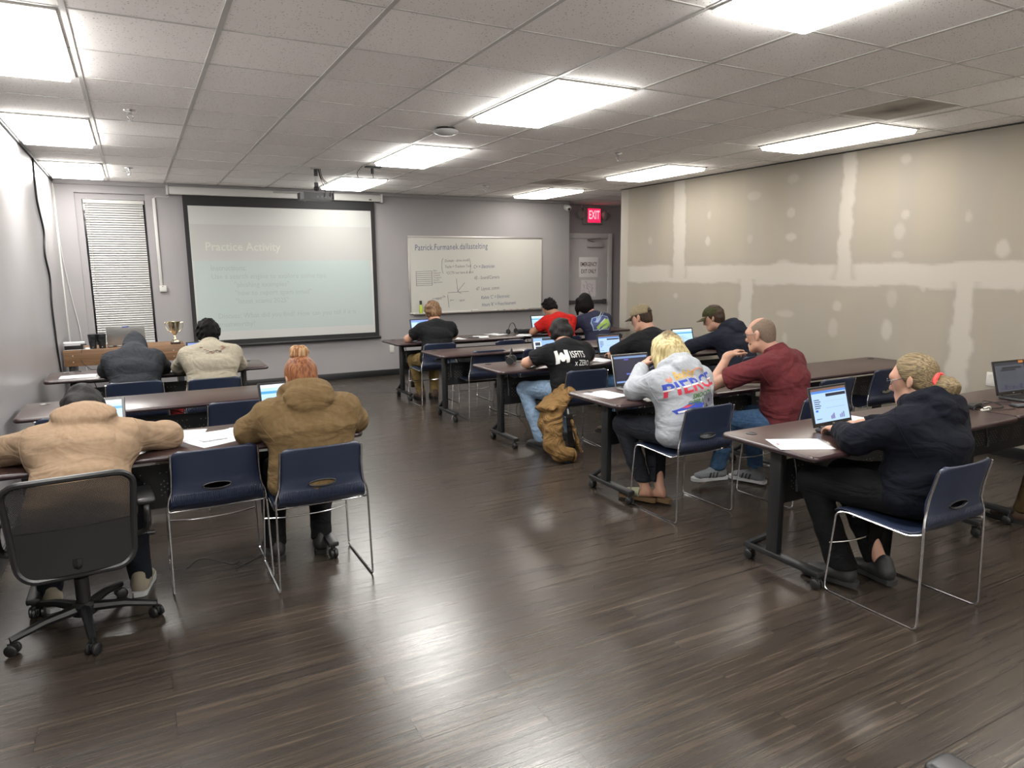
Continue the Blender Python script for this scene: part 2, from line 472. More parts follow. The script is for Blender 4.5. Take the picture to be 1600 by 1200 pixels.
# front wall with the window opening
WX0, WX1, WZ0, WZ1 = -.57, .215, .70, 2.645
w = MB()
w.bx(XL-.15, WX0, YF, YF+.18, 0, CEIL); w.bx(WX1, 6.80, YF, YF+.18, 0, CEIL)
w.bx(WX0, WX1, YF, YF+.18, 0, WZ0); w.bx(WX0, WX1, YF, YF+.18, WZ1, CEIL)
w.build('wall_front', M_front, kind='structure')
w = MB(); w.bx(6.62, 6.80, YF+.18, 11.0, 0, CEIL); w.bx(6.62, 9.6, 11.0, 11.15, 0, CEIL)
w.bx(9.45, 9.6, 8.69, 11.0, 0, CEIL); w.bx(XR+.13, 9.6, 8.55, 8.69, 0, CEIL)
w.build('wall_alcove', M_alc, kind='structure')

# right partition: taped, unpainted drywall. Paper and joint compound are pigments of the wall itself
def partition():
    y0, y1, st = YB, 8.69, .02; ny = int((y1-y0)/st); nz = int(CEIL/st)
    ys = np.linspace(y0, y1, ny+1); zs = np.linspace(0, CEIL, nz+1); Y, Z = np.meshgrid(ys, zs)
    rs = np.random.RandomState(3)
    def wob(f, seed):
        r = np.random.RandomState(seed); o = 0
        for k in range(7):
            a = r.rand()*6.28; fr = f*(1.55**k); o = o+np.sin(fr*(Y*math.cos(a)+Z*math.sin(a))+r.rand()*6.28)/(1.35**k)
        return o/3
    w1, w2, w3 = wob(2., 1), wob(6., 2), wob(14., 5)
    paper = np.array(lin('#857e73')[:3]); low = np.array(lin('#857e73')[:3]); comp = np.array(lin('#98928a')[:3]); grey = np.array(lin('#807b76')[:3])
    ss = lambda a, b, x: np.clip((x-a)/(b-a), 0, 1)**2*(3-2*np.clip((x-a)/(b-a), 0, 1))
    f = np.clip((1.5-Z)*4, 0, 1)[..., None]; C = paper*(1-f)+low*f
    rv = np.random.RandomState(11); vs_ = sum(np.sin(Y*(3.1*1.7**k)+.25*np.sin(Z*2.3+k)+rv.rand()*6.28)/(1.25**k) for k in range(5))/3
    C = C*(1+.035*w1[..., None])*(1+.03*vs_[..., None])
    def lay(mask, col, a=1.): 
        nonlocal C
        mm = (np.clip(mask, 0, 1)*a)[..., None]; C = C*(1-mm)+col*mm
    # broad greyish skim stripes over the studs
    for c, hw, a in ((7.95, .12, .5), (6.1, .1, .3), (5.5, .1, .35), (5.13, .17, .6), (4.26, .09, .45), (3.6, .14, .35), (2.9, .12, .4), (6.95, .08, .3), (2.1, .1, .4), (1.1, .1, .4)):
        lay(ss(hw+.08, hw-.05, np.abs(Y-c+.05*w2))*np.clip((Z-1.5)*3, 0, 1), grey, a)
    for c, hw, a in ((7.6, .2, .35), (7.2, .25, .4), (5.9, .12, .3), (5.3, .3, .3), (4.4, .25, .35), (3.2, .2, .3)):
        lay(ss(hw+.1, hw-.08, np.abs(Y-c+.06*w2))*np.clip((1.5-Z)*3, 0, 1), grey, a)
    # taped joints
    lay(ss(.125, .095, np.abs(Z-1.555+.018*w2+.012*w3)), comp)
    lay(ss(.22, .12, np.abs(Z-1.56+.03*w2)), grey, .45); lay(ss(.125, .095, np.abs(Z-1.555+.018*w2+.012*w3)), comp)
    for c, hw, up in ((7.40, .115, 1), (4.86, .085, 1), (2.4, .11, 1), (0, .1, 1), (6.18, .09, 0), (3.63, .085, 0), (1.2, .1, 0)):
        zz = (Z > 1.5) if up else (Z < 1.5)
        lay(ss(hw+.09, hw, np.abs(Y-c+.05*w2))*zz, grey, .5)
        lay(ss(hw+.015, hw-.02, np.abs(Y-c+.035*w2+.02*w3))*zz, comp)
    lay(ss(8.50, 8.53, Y+.006*w3), comp, .95); lay(ss(8.42, 8.52, Y+.02*w2), grey, .4)
    # screw spots
    for c, z in ((6.84, 2.3), (6.85, 1.98), (6.15, 1.97), (5.57, 2.24), (5.55, 1.97), (4.23, 2.13), (4.28, 1.97), (4.28, 1.75), (3.65, 2.07), (3.35, 1.79), (4.9, 1.22), (5.58, 1.11), (4.94, 1.01), (4.33, 1.01), (6.12, 2.47), (5.56, 2.61), (4.27, 2.64), (4.0, 1.46), (3.19, 1.45), (5.64, 1.68), (4.3, 1.32), (5.56, .84), (7.43, 1.26), (8.0, 2.02), (3.0, 1.2), (2.6, 2.2), (2.9, .9)):
        d = np.hypot((Y-c)*(1+.3*rs.randn()), (Z-z)*(.9+.2*rs.randn()))*(1+.25*w3)+.01*w2
        lay(ss(.055, .03, d), comp, .35+.5*rs.rand())
    V = np.stack([np.full(Y.size, XR), Y.ravel(), Z.ravel()], 1); n = ny+1
    i = np.arange(nz)[:, None]*n+np.arange(ny)[None, :]; q = np.stack([i, i+n, i+n+1, i+1], -1).reshape(-1, 4)
    # the partition has its thickness: end face, back face
    k = len(V); ext = np.array([(XR, y1, 0), (XR+.13, y1, 0), (XR+.13, y1, CEIL), (XR, y1, CEIL), (XR+.13, y0, 0), (XR+.13, y0, CEIL)])
    V = np.concatenate([V, ext]); q = np.concatenate([q, [[k, k+1, k+2, k+3], [k+1, k+4, k+5, k+2]]])
    m, nt, b = new_mat('taped_drywall'); L = nt.links
    at = nd(nt, 'ShaderNodeAttribute', attribute_name='pigment'); L.new(at.outputs['Color'], b.inputs['Base Color'])
    b.inputs['Roughness'].default_value = .85; b.inputs['Specular IOR Level'].default_value = .2
    tc = nd(nt, 'ShaderNodeTexCoord'); nz_ = nd(nt, 'ShaderNodeTexNoise', Scale=30., Detail=4.); L.new(tc.outputs['Object'], nz_.inputs['Vector'])
    bp = nd(nt, 'ShaderNodeBump', Strength=.06, Distance=.004); L.new(nz_.outputs['Fac'], bp.inputs['Height']); L.new(bp.outputs[0], b.inputs['Normal'])
    o = np_obj('wall_right', V, q, m); o['kind'] = 'structure'
    me = o.data; me.polygons.foreach_set('use_smooth', np.zeros(len(me.polygons), bool))
    at = me.color_attributes.new('pigment', 'FLOAT_COLOR', 'POINT')
    cc = np.ones((len(V), 4), np.float32); cc[:k, :3] = C.reshape(-1, 3); cc[k:, :3] = comp
    at.data.foreach_set('color', cc.ravel())
partition()

b = MB(); b.bx(.2, 6.80, YF-.014, YF, 0, .10, bev=.003); b.bx(XL, .2, YF-.014, YF, 0, .10, bev=.003); b.build('baseboard_front', M_base, kind='structure')
b = MB(); b.bx(XL, XL+.012, YB, YF-.014, 0, .10, bev=.003); b.build('baseboard_left', M_base, kind='structure')
b = MB(); b.bx(XR-.012, XR, YB, 8.69, 0, .10, bev=.003); b.build('baseboard_right', M_base, kind='structure')
b = MB(); b.bx(6.815, 9.4, 10.986, 11.0, 0, .10, bev=.003); b.build('baseboard_alcove', M_base, kind='structure')
b = MB(); b.bx(XL, 6.8, YF-.022, YF, CEIL-.055, CEIL-.003, bev=.004); b.build('trim_2', M_front, kind='structure')     # wall angle on the front wall
b = MB(); b.bx(XL, XL+.02, YB, YF-.02, CEIL-.03, CEIL-.003); b.bx(XR-.02, XR, YB, 8.69, CEIL-.012, CEIL-.003); b.build('trim_3', M_blackm, kind='structure')
b = MB(); b.bx(XL, XL+.018, YF-.04, YF-.0, 0.1, CEIL-.055, bev=.004); b.build('trim_4', M_white, kind='structure')    # corner strip

# ------------------------------------------------------------------ window and blinds
M_wframe = mat('navy_window_frame', '#1d2438', .4)
M_night = mat('dark_glass', '#0b0f1c', .05)
w = MB()
w.bx(WX0, WX1, YF+.10, YF+.15, WZ0, WZ0+.05); w.bx(WX0, WX1, YF+.10, YF+.15, WZ1-.05, WZ1); w.bx(WX0, WX0+.012, YF+.10, YF+.15, WZ0, WZ1); w.bx(WX1-.012, WX1, YF+.10, YF+.15, WZ0, WZ1)
w.bx(WX0+.012, WX1-.012, YF+.12, YF+.13, WZ0+.05, WZ1-.05, 1); w.bx(WX0-.0, WX0+.075, YF+.035, YF+.10, WZ0, WZ1, 2); w.bx(WX0+.075, WX1, YF+.035, YF+.10, WZ1-.075, WZ1, 2)
w.build('window_1', [M_wframe, M_night, M_front], kind='structure')
bl = thing('window_blind', 'white horizontal slat blind in the tall window recess behind the front desk', 'blind', (-.142, YF+.06, WZ0))
M_slat = mat('white_slats', '#cfcecb', .5)
s = MB(); s.bx(-.345, .345, -.02, .02, WZ1-WZ0-.125, WZ1-WZ0-.078, bev=.004); s.build('headrail', M_white, bl)
s = MB(); n = 60
for i in range(n):
    z = .04+(WZ1-WZ0-.175)*i/(n-1); s.box((0, 0, z), (.66, .032, .0012), rot=Matrix.Rotation(math.radians(56), 4, 'X'))
s.build('slats', M_slat, bl)
s = MB(); s.bx(-.33, .33, -.014, .014, .005, .025, bev=.003); s.build('bottom_rail', M_white, bl)
for x in (-.27, .24): MB().tube([(x, -.018, .02), (x, -.018, WZ1-WZ0-.06)], .0012, 5).build('ladder_cord', M_slat, bl)
s = MB(); s.tube([(-.30, -.03, WZ1-WZ0-.06), (-.295, -.035, .75)], .004, 6); s.build('tilt_wand', M_cream, bl)
s = MB(); s.tube([(.29, -.025, WZ1-WZ0-.06), (.292, -.03, 1.7)], .0015, 5); s.box((.292, -.03, 1.68), (.012, .008, .04), bev=.003); s.build('pull_cord', M_cream, bl)

# ------------------------------------------------------------------ ceiling lights
M_light2 = emis('light_diffuser_side', '#fffaf0', 7.5); M_light3 = emis('light_diffuser_front', '#fffdf8', 8.)
def troffer(x0, x1, y0, y1, label, em=None):
    cx, cy = (x0+x1)/2, (y0+y1)/2; t = thing('ceiling_light', label, 'ceiling light', (cx, cy, CEIL), 0, 'lit panels in the ceiling grid')
    a, c = (x1-x0)/2, (y1-y0)/2; f = MB(); k = .018
    f.bx(-a, a, -c, -c+k, -.012, -.001); f.bx(-a, a, c-k, c, -.012, -.001); f.bx(-a, -a+k, -c+k, c-k, -.012, -.001); f.bx(a-k, a, -c+k, c-k, -.012, -.001)
    f.build('frame', M_white, t)
    # lens drop is added: its glowing sides throw light onto the ceiling
    vs = [(-a+k, -c+k, -.012), (a-k, -c+k, -.012), (a-k, c-k, -.012), (-a+k, c-k, -.012), (-a+k+.012, -c+k+.012, -.042), (a-k-.012, -c+k+.012, -.042), (a-k-.012, c-k-.012, -.042), (-a+k+.012, c-k-.012, -.042)]
    MB().add(vs, [(0, 1, 5, 4), (1, 2, 6, 5), (2, 3, 7, 6), (3, 0, 4, 7), (7, 6, 5, 4), (0, 3, 2, 1)]).build('diffuser', em or M_light, t)
    return t
LR = [(1.28, 2.53), (3.83, 5.07), (6.36, 7.60), (8.89, 10.10), (-1.25, -.02)]
names = ['nearest', 'second', 'third', 'farthest', 'behind']
for r, (y0, y1) in enumerate(LR):
    if r != 0 or True:
        lab = {0: 'bright ceiling light panel by the left wall almost overhead', 1: 'big bright ceiling light panel at the top left by the left wall', 2: 'middle ceiling light panel along the left wall', 3: 'ceiling light panel above the window end of the left wall', 4: 'ceiling light panel by the left wall behind the viewpoint'}[r]
        troffer(-.765, -.20, y0, y1, lab)
        lab = {0: 'bright ceiling light panel cut by the top edge over the aisle', 1: 'large ceiling light panel over the aisle, nearest whole one', 2: 'ceiling light panel over the aisle between two others, past the white dome', 3: 'ceiling light panel beside the projector near the front wall', 4: 'ceiling light panel over the aisle behind the viewpoint'}[r]
        troffer(2.385, 2.985, y0, y1, lab, M_light3 if r == 3 else None)
        if r: troffer(5.435, 6.015, y0, y1, {1: 'long ceiling light panel along the drywall partition, nearest one', 2: 'ceiling light panel along the middle of the drywall partition', 3: 'ceiling light panel in front of the emergency exit recess', 4: 'ceiling light panel along the partition behind the viewpoint'}[r], M_light2)
        else: troffer(5.435, 6.015, y0, y1, 'ceiling light panel by the partition beside the viewpoint', M_light2)

# ------------------------------------------------------------------ small things on the ceiling
for x, y, lab in ((.08, 5.92, 'chrome sprinkler head in the ceiling near the left lights, nearer one'), (.06, 9.12, 'chrome sprinkler head in the ceiling above the window'), (4.44, 5.98, 'chrome sprinkler head in the ceiling beside the partition lights, nearer one'), (4.45, 9.06, 'chrome sprinkler head in the ceiling above the whiteboard')):
    t = thing('sprinkler_head', lab, 'sprinkler', (x, y, CEIL), 0, 'ceiling sprinklers')
    MB().lathe([(.0, -.001), (.042, -.002), (.04, -.008), (.02, -.012), (.0, -.012)], 20).build('escutcheon', M_chrome, t)
    f = MB(); f.cyl((0, 0, -.01), (0, 0, -.035), .012); f.tube(path([(.01, 0, -.03), (.02, 0, -.045), (.004, 0, -.065)]), .003, 6); f.tube(path([(-.01, 0, -.03), (-.02, 0, -.045), (-.004, 0, -.065)]), .003, 6); f.cyl((0, 0, -.065), (0, 0, -.072), .006); f.build('frame_arms', M_chrome, t)
    f = MB(); f.lathe([(0, -.072), (.018, -.073), (.018, -.076), (0, -.077)], 14); f.build('deflector', M_chrome, t)
t = thing('wireless_access_point', 'white round dome fixed under the ceiling over the aisle', 'access point', (2.37, 5.55, CEIL))
MB().lathe([(0, -.001), (.075, -.001), (.075, -.02), (0, -.02)], 28).build('mount_plate', M_blackm, t)
MB().lathe([(.0, -.062), (.05, -.058), (.088, -.045), (.105, -.028), (.1, -.02), (0, -.02)], 32).build('dome_cover', mat('dome_white', '#e6e6e6', .35), t)
def vent(loc, sx, sy, lab, smudge):
    t = thing('ceiling_vent', lab, 'vent', loc)
    f = MB(); f.bx(-sx/2, sx/2, -sy/2, -sy/2+.015, -.008, -.001); f.bx(-sx/2, sx/2, sy/2-.015, sy/2, -.008, -.001); f.bx(-sx/2, -sx/2+.015, -sy/2+.015, sy/2-.015, -.008, -.001); f.bx(sx/2-.015, sx/2, -sy/2+.015, sy/2-.015, -.008, -.001)
    f.build('vent_frame', M_tee, t)
    m, nt, b = new_mat('perforated_vent'); L = nt.links; tc = nd(nt, 'ShaderNodeTexCoord')
    v = nd(nt, 'ShaderNodeTexVoronoi', Scale=120., Randomness=.05); L.new(tc.outputs['Object'], v.inputs['Vector'])
    r = nd(nt, 'ShaderNodeValToRGB'); r.color_ramp.elements[0].position = .3; r.color_ramp.elements[1].position = .36; r.color_ramp.elements[0].color = lin('#4b463f'); r.color_ramp.elements[1].color = lin('#b9b2a8'); L.new(v.outputs['Distance'], r.inputs[0])
    # soot blown around the middle
    mp = nd(nt, 'ShaderNodeMapping'); mp.inputs['Scale'].default_value = (4.5, 2.6, 1); L.new(tc.outputs['Object'], mp.inputs[0])
    ln = nd(nt, 'ShaderNodeVectorMath', operation='LENGTH'); L.new(mp.outputs[0], ln.inputs[0])
    n = nd(nt, 'ShaderNodeTexNoise', Scale=7., Detail=4.); L.new(tc.outputs['Object'], n.inputs['Vector'])
    a = nd(nt, 'ShaderNodeMath', operation='MULTIPLY_ADD'); L.new(n.outputs['Fac'], a.inputs[0]); a.inputs[1].default_value = .9; L.new(ln.outputs['Value'], a.inputs[2])
    s = nd(nt, 'ShaderNodeMapRange'); s.inputs['From Min'].default_value = .45; s.inputs['From Max'].default_value = 1.3; s.inputs['To Min'].default_value = smudge; s.inputs['To Max'].default_value = 0; L.new(a.outputs[0], s.inputs['Value'])
    mx = nd(nt, 'ShaderNodeMix', data_type='RGBA'); mx.inputs[7].default_value = lin('#4a463f'); L.new(s.outputs[0], mx.inputs[0]); L.new(r.outputs[0], mx.inputs[6]); L.new(mx.outputs[2], b.inputs['Base Color'])
    b.inputs['Roughness'].default_value = .8
    MB().bx(-sx/2+.015, sx/2-.015, -sy/2+.015, sy/2-.015, -.006, -.001).build('vent_panel', m, t)
vent((5.11, 3.44, CEIL), .59, .59, 'soot-stained perforated ceiling vent between the partition and aisle lights', .95)
vent((5.12, 8.25, CEIL), .59, .59, 'dark perforated ceiling vent near the emergency exit recess', .85)

# ------------------------------------------------------------------ projector
t = thing('projector', 'black projector hanging from the ceiling on a short pole', 'projector', (1.93, 8.30, CEIL))
MB().lathe([(0, -.001), (.06, -.002), (.055, -.012), (0, -.012)], 20).build('ceiling_plate', M_white, t)
f = MB(); f.cyl((0, 0, -.01), (0, 0, -.09), .022); f.cyl((0, 0, -.09), (0, 0, -.16), .016, m=1); f.cyl((0, 0, -.16), (0, 0, -.25), .024); f.sphere((0, .0, -.225), .032); f.build('pole', [M_black, M_white], t)
f = MB(); f.prism([(-.17, -.12), (-.20, -.05), (-.20, .1), (-.16, .13), (.14, .13), (.17, .1), (.17, -.1), (.14, -.12)], -.355, -.28); f.build('projector_body', M_black, t)
f = MB(); f.cyl((-.10, .12, -.325), (-.10, .16, -.325), .035, .032); f.build('lens', M_chrome, t)
f = MB()
for x in (-.02, .03, .07, .11): f.bx(x-.010, x+.010, -.1225, -.1195, -.335, -.317)
f.build('ports', mat('port_grey', '#5a5a5e', .5), t)
for i, (x, e) in enumerate(((.02, .06), (.03, .12), (.045, .15))):
    MB().tube(path([(x, -.02, -.002), (x+.015, -.07, -.12), (e, -.14, -.24), (e, -.13, -.325)]), .004, 6).build('cable', M_blackm, t)
f = MB(); f.tube(path([(2.36, 7.92, CEIL-.002), (2.30, 7.92, CEIL-.08), (2.34, 7.92, CEIL-.2), (2.42, 7.92, CEIL-.22), (2.48, 7.92, CEIL-.14), (2.475, 7.92, CEIL-.06)]), .004, 6)
f.cyl((2.475, 7.92, CEIL-.08), (2.475, 7.92, CEIL-.02), .016); f.bx(2.40, 2.58, 7.87, 7.97, CEIL-.01, CEIL-.001)
tag(f.build('ceiling_cable', M_blackm), 'black cable loop dangling from a ceiling plate beside the projector', 'cable')

# ------------------------------------------------------------------ projection screen
t = thing('projection_screen', 'pulled-down projection screen with black border showing a faint slide', 'projection screen', (1.97, YF-.0755, 0))
f = MB(); f.bx(-1.47, 1.40, -.03, .07, 2.655, 2.755, bev=.01); f.build('case', M_white, t)
f = MB(); f.bx(-1.50, -1.47, -.035, .075, 2.645, 2.765, bev=.004); f.build('end_cap', M_white, t)
f = MB(); f.bx(1.40, 1.43, -.035, .075, 2.645, 2.765, bev=.004); f.build('end_cap', M_white, t)
f = MB(); f.bx(1.22, 1.26, -.032, -.03, 2.672, 2.688); f.build('case_label', M_black, t)
f = MB(); f.bx(-.15, .35, -.0315, -.03, 2.72, 2.745); f.build('case_slot', mat('slot_grey', '#aaa7a4', .5), t)
f = MB(); f.bx(-1.31, 1.31, .018, .02, .64, 2.66); f.build('border', M_blackm, t)
M_scr = mat('screen_cloth', '#d6d6d2', .75, spec=.2)
f = MB(); f.bx(-1.255, 1.25, .0165, .018, .70, 2.52); f.build('screen_cloth', M_scr, t)
f = MB(); f.bx(-1.34, 1.34, 0, .04, .60, .64, bev=.012); f.build('weight_bar', M_black, t)
M_slideb = mat('slide_body_tint', '#c6d2cf', .75, spec=.2); M_slideh = mat('slide_head_tint', '#cdccc8', .75, spec=.2)  # projector light of the slide and its text put into flat colour tints
f = MB(); f.bx(-1.235, 1.22, .0160, .0165, .82, 1.79); f.build('slide_body', M_slideb, t)
f = MB(); f.bx(-1.245, 1.235, .0160, .0165, 1.79, 2.28); f.build('slide_header', M_slideh, t)
f = MB(); add_text(f, 'Practice Activity', .158, facing((-1.08, .0152, 1.93), (1, 0, 0), (0, 0, 1)), bold=.01, sx=.95); f.build('slide_title', mat('projected_title_tint', '#dedcd0', .75), t)
M_sltext = mat('projected_text_tint', '#b5bfbc', .75)
for txt, x, z, b_ in (('Instructions:', -1.03, 1.66, .012), ('Use a search engine to explore some tips:', -1.03, 1.545, 0), ('"phishing examples"', -.74, 1.43, 0), ('"how to report spam email"', -.74, 1.315, 0), ('"latest scams 2025"', -.74, 1.20, 0), ('Discuss: What did you find? How can you tell if it is', -.98, 1.0, 0), ('trustworthy?', -.98, .885, 0)):
    f = MB(); add_text(f, txt, .10, facing((x, .0152, z), (1, 0, 0), (0, 0, 1)), bold=b_, sx=.93); f.build('slide_text', M_sltext, t)

# white cord channel and box between window and screen
t = thing('cord_channel', 'white vertical cord channel between the window and the projection screen', 'cord channel', (.32, YF, 0))
f = MB(); f.bx(-.018, .018, -.02, 0, 1.47, 2.60, bev=.004); f.build('channel', M_white, t)
f = MB(); f.bx(-.025, .06, -.035, 0, 1.385, 1.47, bev=.005); f.build('switch_box', M_white, t)
f = MB(); f.cyl((.015, -.036, 1.455), (.015, -.033, 1.455), .006); f.build('switch', M_black, t)
f = MB(); f.tube(path([(0, -.02, 2.6), (.05, -.03, 2.625), (.16, -.03, 2.62), (.19, -.03, 2.66)]), .004, 6); f.build('cord', M_white, t)

# black cable and thin white cord in the left corner
f = MB(); x = XL+.012
f.tube(path([(x, 8.57, CEIL-.005), (x, 8.52, 2.5), (x, 8.55, 2.33), (x, 8.83, 2.08), (x, 8.68, 1.84), (x, 8.9, 1.6), (x, 8.78, 1.32), (x, 8.8, 1.05), (x, 8.83, .84), (x, 8.95, .6), (x, 9.0, .5)], 8), .010, 8)
tag(f.build('hanging_cable', M_blackm), 'thick black cable snaking down the left wall from the ceiling', 'cable')
f = MB(); f.tube(path([(XL+.02, YF-.06, 2.7), (-.77, YF-.02, 2.0), (-.72, YF-.02, 1.4), (-.66, YF-.02, .9), (-.63, YF-.02, .3)], 8), .005, 6)
tag(f.build('thin_cord', M_white), 'thin white cord hanging down the front left corner', 'cord')

# ------------------------------------------------------------------ whiteboard
t = thing('whiteboard', 'wide whiteboard with blue handwriting on the front wall', 'whiteboard', (5.04, YF, 0))
x0, x1, z0, z1 = -1.235, 1.205, .945, 2.17
f = MB(); k = .028
f.bx(x0, x1, -.018, -.001, z1-k, z1, bev=.004); f.bx(x0, x1, -.018, -.001, z0, z0+k, bev=.004); f.bx(x0, x0+k, -.018, -.001, z0+k, z1-k, bev=.004); f.bx(x1-k, x1, -.018, -.001, z0+k, z1-k, bev=.004)
f.build('frame', mat('aluminium', '#a9a5a2', .4, metal=.7), t)
f = MB(); f.bx(x0+k, x1-k, -.010, -.001, z0+k, z1-k); f.build('writing_surface', mat('gloss_white', '#d8d6cf', .22, spec=.5), t)
f = MB(); f.bx(x0+.06, x1-.02, -.085, -.018, z0-.004, z0+.008, bev=.003); f.bx(x0+.06, x1-.02, -.088, -.082, z0-.004, z0+.018, bev=.002); f.build('pen_tray', mat('tray_metal', '#8f8b88', .4, metal=.7), t)
M_bluepen = mat('blue_pen', '#5a6288', .7); M_greypen = mat('grey_pen', '#74747c', .7); M_redpen = mat('faint_red_pen', '#bf9d9c', .7)
def W(x, z): return facing((x, -.0112, z), (1, 0, .03), (0, 0, 1))
PENS = [M_bluepen, M_greypen]
def pen(m, *p): f.tube([(a, -.0108, b_) for a, b_ in p], .0028, 5, m)
f = MB(); add_text(f, 'Patrick.Furmanek.dallastelting', .135, W(-1.12, 1.94), 0, shear=.05, sx=.72, space=1.08); f.build('handwriting', PENS, t)
for i, (tx, x, z, sz) in enumerate((('Domain - drive mode', -.62, 1.76, .062), ('Techs = Trackers Tech', -.62, 1.665, .062), ('*CCTV not here & cont', -.60, 1.565, .062))): f = MB(); add_text(f, tx, sz, W(x, z), 1, shear=.2, sx=.8); f.build('handwriting', PENS, t)
f = MB()
for i in range(8): pen(1, (-1.11, 1.615-i*.032), (-.84, 1.622-i*.032))
pen(1, (-1.11, 1.615), (-1.11, 1.39)); pen(1, (-.84, 1.62), (-.84, 1.398))
for i in range(6): add_text(f, ('Phys', 'Network', 'Datalink', 'Transport', 'Session', 'Application')[i], .034, W(-.82, 1.615-i*.037), 1, shear=.2)
f.build('drawn_table', PENS, t); f = MB()
pen(1, *[(-.64-.03*math.sin(a), 1.70+.12*math.cos(a)) for a in [k*.35 for k in range(10)]]); pen(1, *[(-.19+.03*math.sin(a), 1.70+.12*math.cos(a)) for a in [k*.35 for k in range(10)]])
pen(1, (-.42, 1.50), (-.40, 1.29)); pen(1, (-.57, 1.275), (-.2, 1.285)); pen(1, (-.40, 1.29), (-.27, 1.43)); pen(1, (-.40, 1.29), (-.33, 1.25))
pen(1, (-.58, 1.24), (-.56, 1.03)); pen(1, (-.85, 1.18), (-.62, 1.21)); pen(1, (-.62, 1.21), (-.66, 1.23)); add_text(f, 'input', .05, W(-.79, 1.165), 1, shear=.2); add_text(f, 'port', .04, W(-.54, 1.14), 1); add_text(f, 'signal', .045, W(-.38, 1.13), 1, shear=.2)
f.build('drawn_diagram', PENS, t)
for tx, x, z, m in (("C+ = Electrician", -.11, 1.655, 0), ('45 - Sound/Camera', -.10, 1.475, 1), ('47  Layout, comm', -.07, 1.295, 1), ("Kelvin 'C' = Electronic", .02, 1.15, 0), ("Hours 'K' = Franchisement", .03, 1.03, 0)): f = MB(); add_text(f, tx, .082, W(x, z), m, shear=.15, sx=.72); f.build('handwriting', PENS, t)
f = MB(); f.lathe([(0, .953), (.028, .953), (.028, 1.06), (.016, 1.085), (.016, 1.10), (0, 1.10)], 16, (3.98, YF-.05, 0))
o = tag(f.build('spray_bottle', mat('lime_bottle', '#b9cf3a', .4)), 'lime green spray bottle with black top on the whiteboard tray', 'spray bottle')
f = MB(); f.lathe([(0, 1.1003), (.02, 1.1003), (.02, 1.15), (.012, 1.16), (0, 1.16)], 12, (3.98, YF-.05, 0)); f.bx(3.955, 3.985, YF-.075, YF-.05, 1.135, 1.155, bev=.003); f.build('spray_head', M_black, o)
f = MB(); f.bx(4.86, 4.98, YF-.08, YF-.035, .9535, .99, bev=.006); o = tag(f.build('board_eraser', M_white), 'white board eraser lying mid-way along the whiteboard tray', 'eraser'); f = MB(); f.bx(4.86, 4.98, YF-.081, YF-.034, .9531, .962); f.build('felt_pad', M_black, o)
for i, (x, c, nm) in enumerate(((5.30, '#2c6e4a', 'green'), (5.42, '#23252b', 'black'), (5.55, '#d06a4a', 'orange'), (5.67, '#c43a36', 'red'), (5.79, '#d9b34a', 'yellow'), (5.91, '#7d3fa0', 'purple'))):
    f = MB(); f.cyl((x-.05, YF-.055, .9605), (x+.03, YF-.055, .9605), .0075, n=10); o = tag(f.build('marker_pen', M_white), nm+'-capped marker pen on the whiteboard tray', 'marker', 'marker pens on the tray')
    f = MB(); f.cyl((x+.03, YF-.055, .9605), (x+.07, YF-.055, .9605), .0078, .006, n=10); f.build('pen_cap', mat(nm+'_cap', c, .4), o)
def outlet(loc, axis_, lab):
    f = MB()
    if axis_ == 'Y': f.bx(loc[0]-.037, loc[0]+.037, loc[1]-.008, loc[1]-.0005, loc[2]-.06, loc[2]+.06, bev=.003)
    else: f.bx(loc[0]-.008, loc[0]-.0005, loc[1]-.037, loc[1]+.037, loc[2]-.06, loc[2]+.06, bev=.003)
    o = tag(f.build('wall_outlet', M_white), lab, 'outlet')
    f = MB()
    for dz in (-.026, .026):
        if axis_ == 'Y': f.bx(loc[0]-.014, loc[0]+.014, loc[1]-.010, loc[1]-.0081, loc[2]+dz-.014, loc[2]+dz+.014)
        else: f.bx(loc[0]-.010, loc[0]-.0081, loc[1]-.014, loc[1]+.014, loc[2]+dz-.014, loc[2]+dz+.014)
    f.build('socket', M_cream, o)
outlet((3.49, YF, .42), 'Y', 'white wall outlet below the whiteboard near the front table leg')
outlet((XR, 3.33, .66), 'X', 'white wall outlet on the bare drywall partition behind the ponytailed woman')

# ------------------------------------------------------------------ emergency exit recess
DX0, DX1, DZ = 6.95, 7.93, 2.18
b = MB(); b.bx(DX0, DX1, 10.955, 10.995, 0.01, DZ, bev=.004); b.build('door_1', M_door, kind='structure')
b = MB(); b.bx(DX0-.10, DX0-.005, 10.94, 10.999, 0, DZ+.10, bev=.006); b.bx(DX1+.005, DX1+.10, 10.94, 10.999, 0, DZ+.10, bev=.006); b.bx(DX0-.005, DX1+.005, 10.94, 10.999, DZ+.005, DZ+.10, bev=.006); b.build('trim_5', M_door, kind='structure')
t = thing('door_closer', 'grey door closer at the top of the emergency exit door', 'door closer', (7.62, 10.955, 2.07))
f = MB(); f.bx(-.16, .16, -.055, 0, -.045, .045, bev=.008); f.build('closer_body', mat('closer_grey', '#b5b1b0', .5, k=1.), t)
f = MB(); f.tube([(-.05, -.04, .05), (-.2, -.07, .085), (.12, -.05, .12)], .008, 6); f.bx(-.06, -.02, -.05, -.02, .04, .06); f.build('closer_arm', M_steel, t)
t = thing('push_bar', 'dark grey push bar across the emergency exit door', 'push bar', (7.44, 10.955, 1.02))
f = MB(); f.bx(-.43, .43, -.05, -.012, -.035, .035, bev=.008); f.build('bar', mat('bar_grey', '#6a6768', .4), t)
for x in (-.41, .41): f = MB(); f.bx(x-.03, x+.03, -.06, 0, -.045, .045, bev=.006); f.build('end_bracket', mat('bracket_grey', '#5b5859', .4), t)
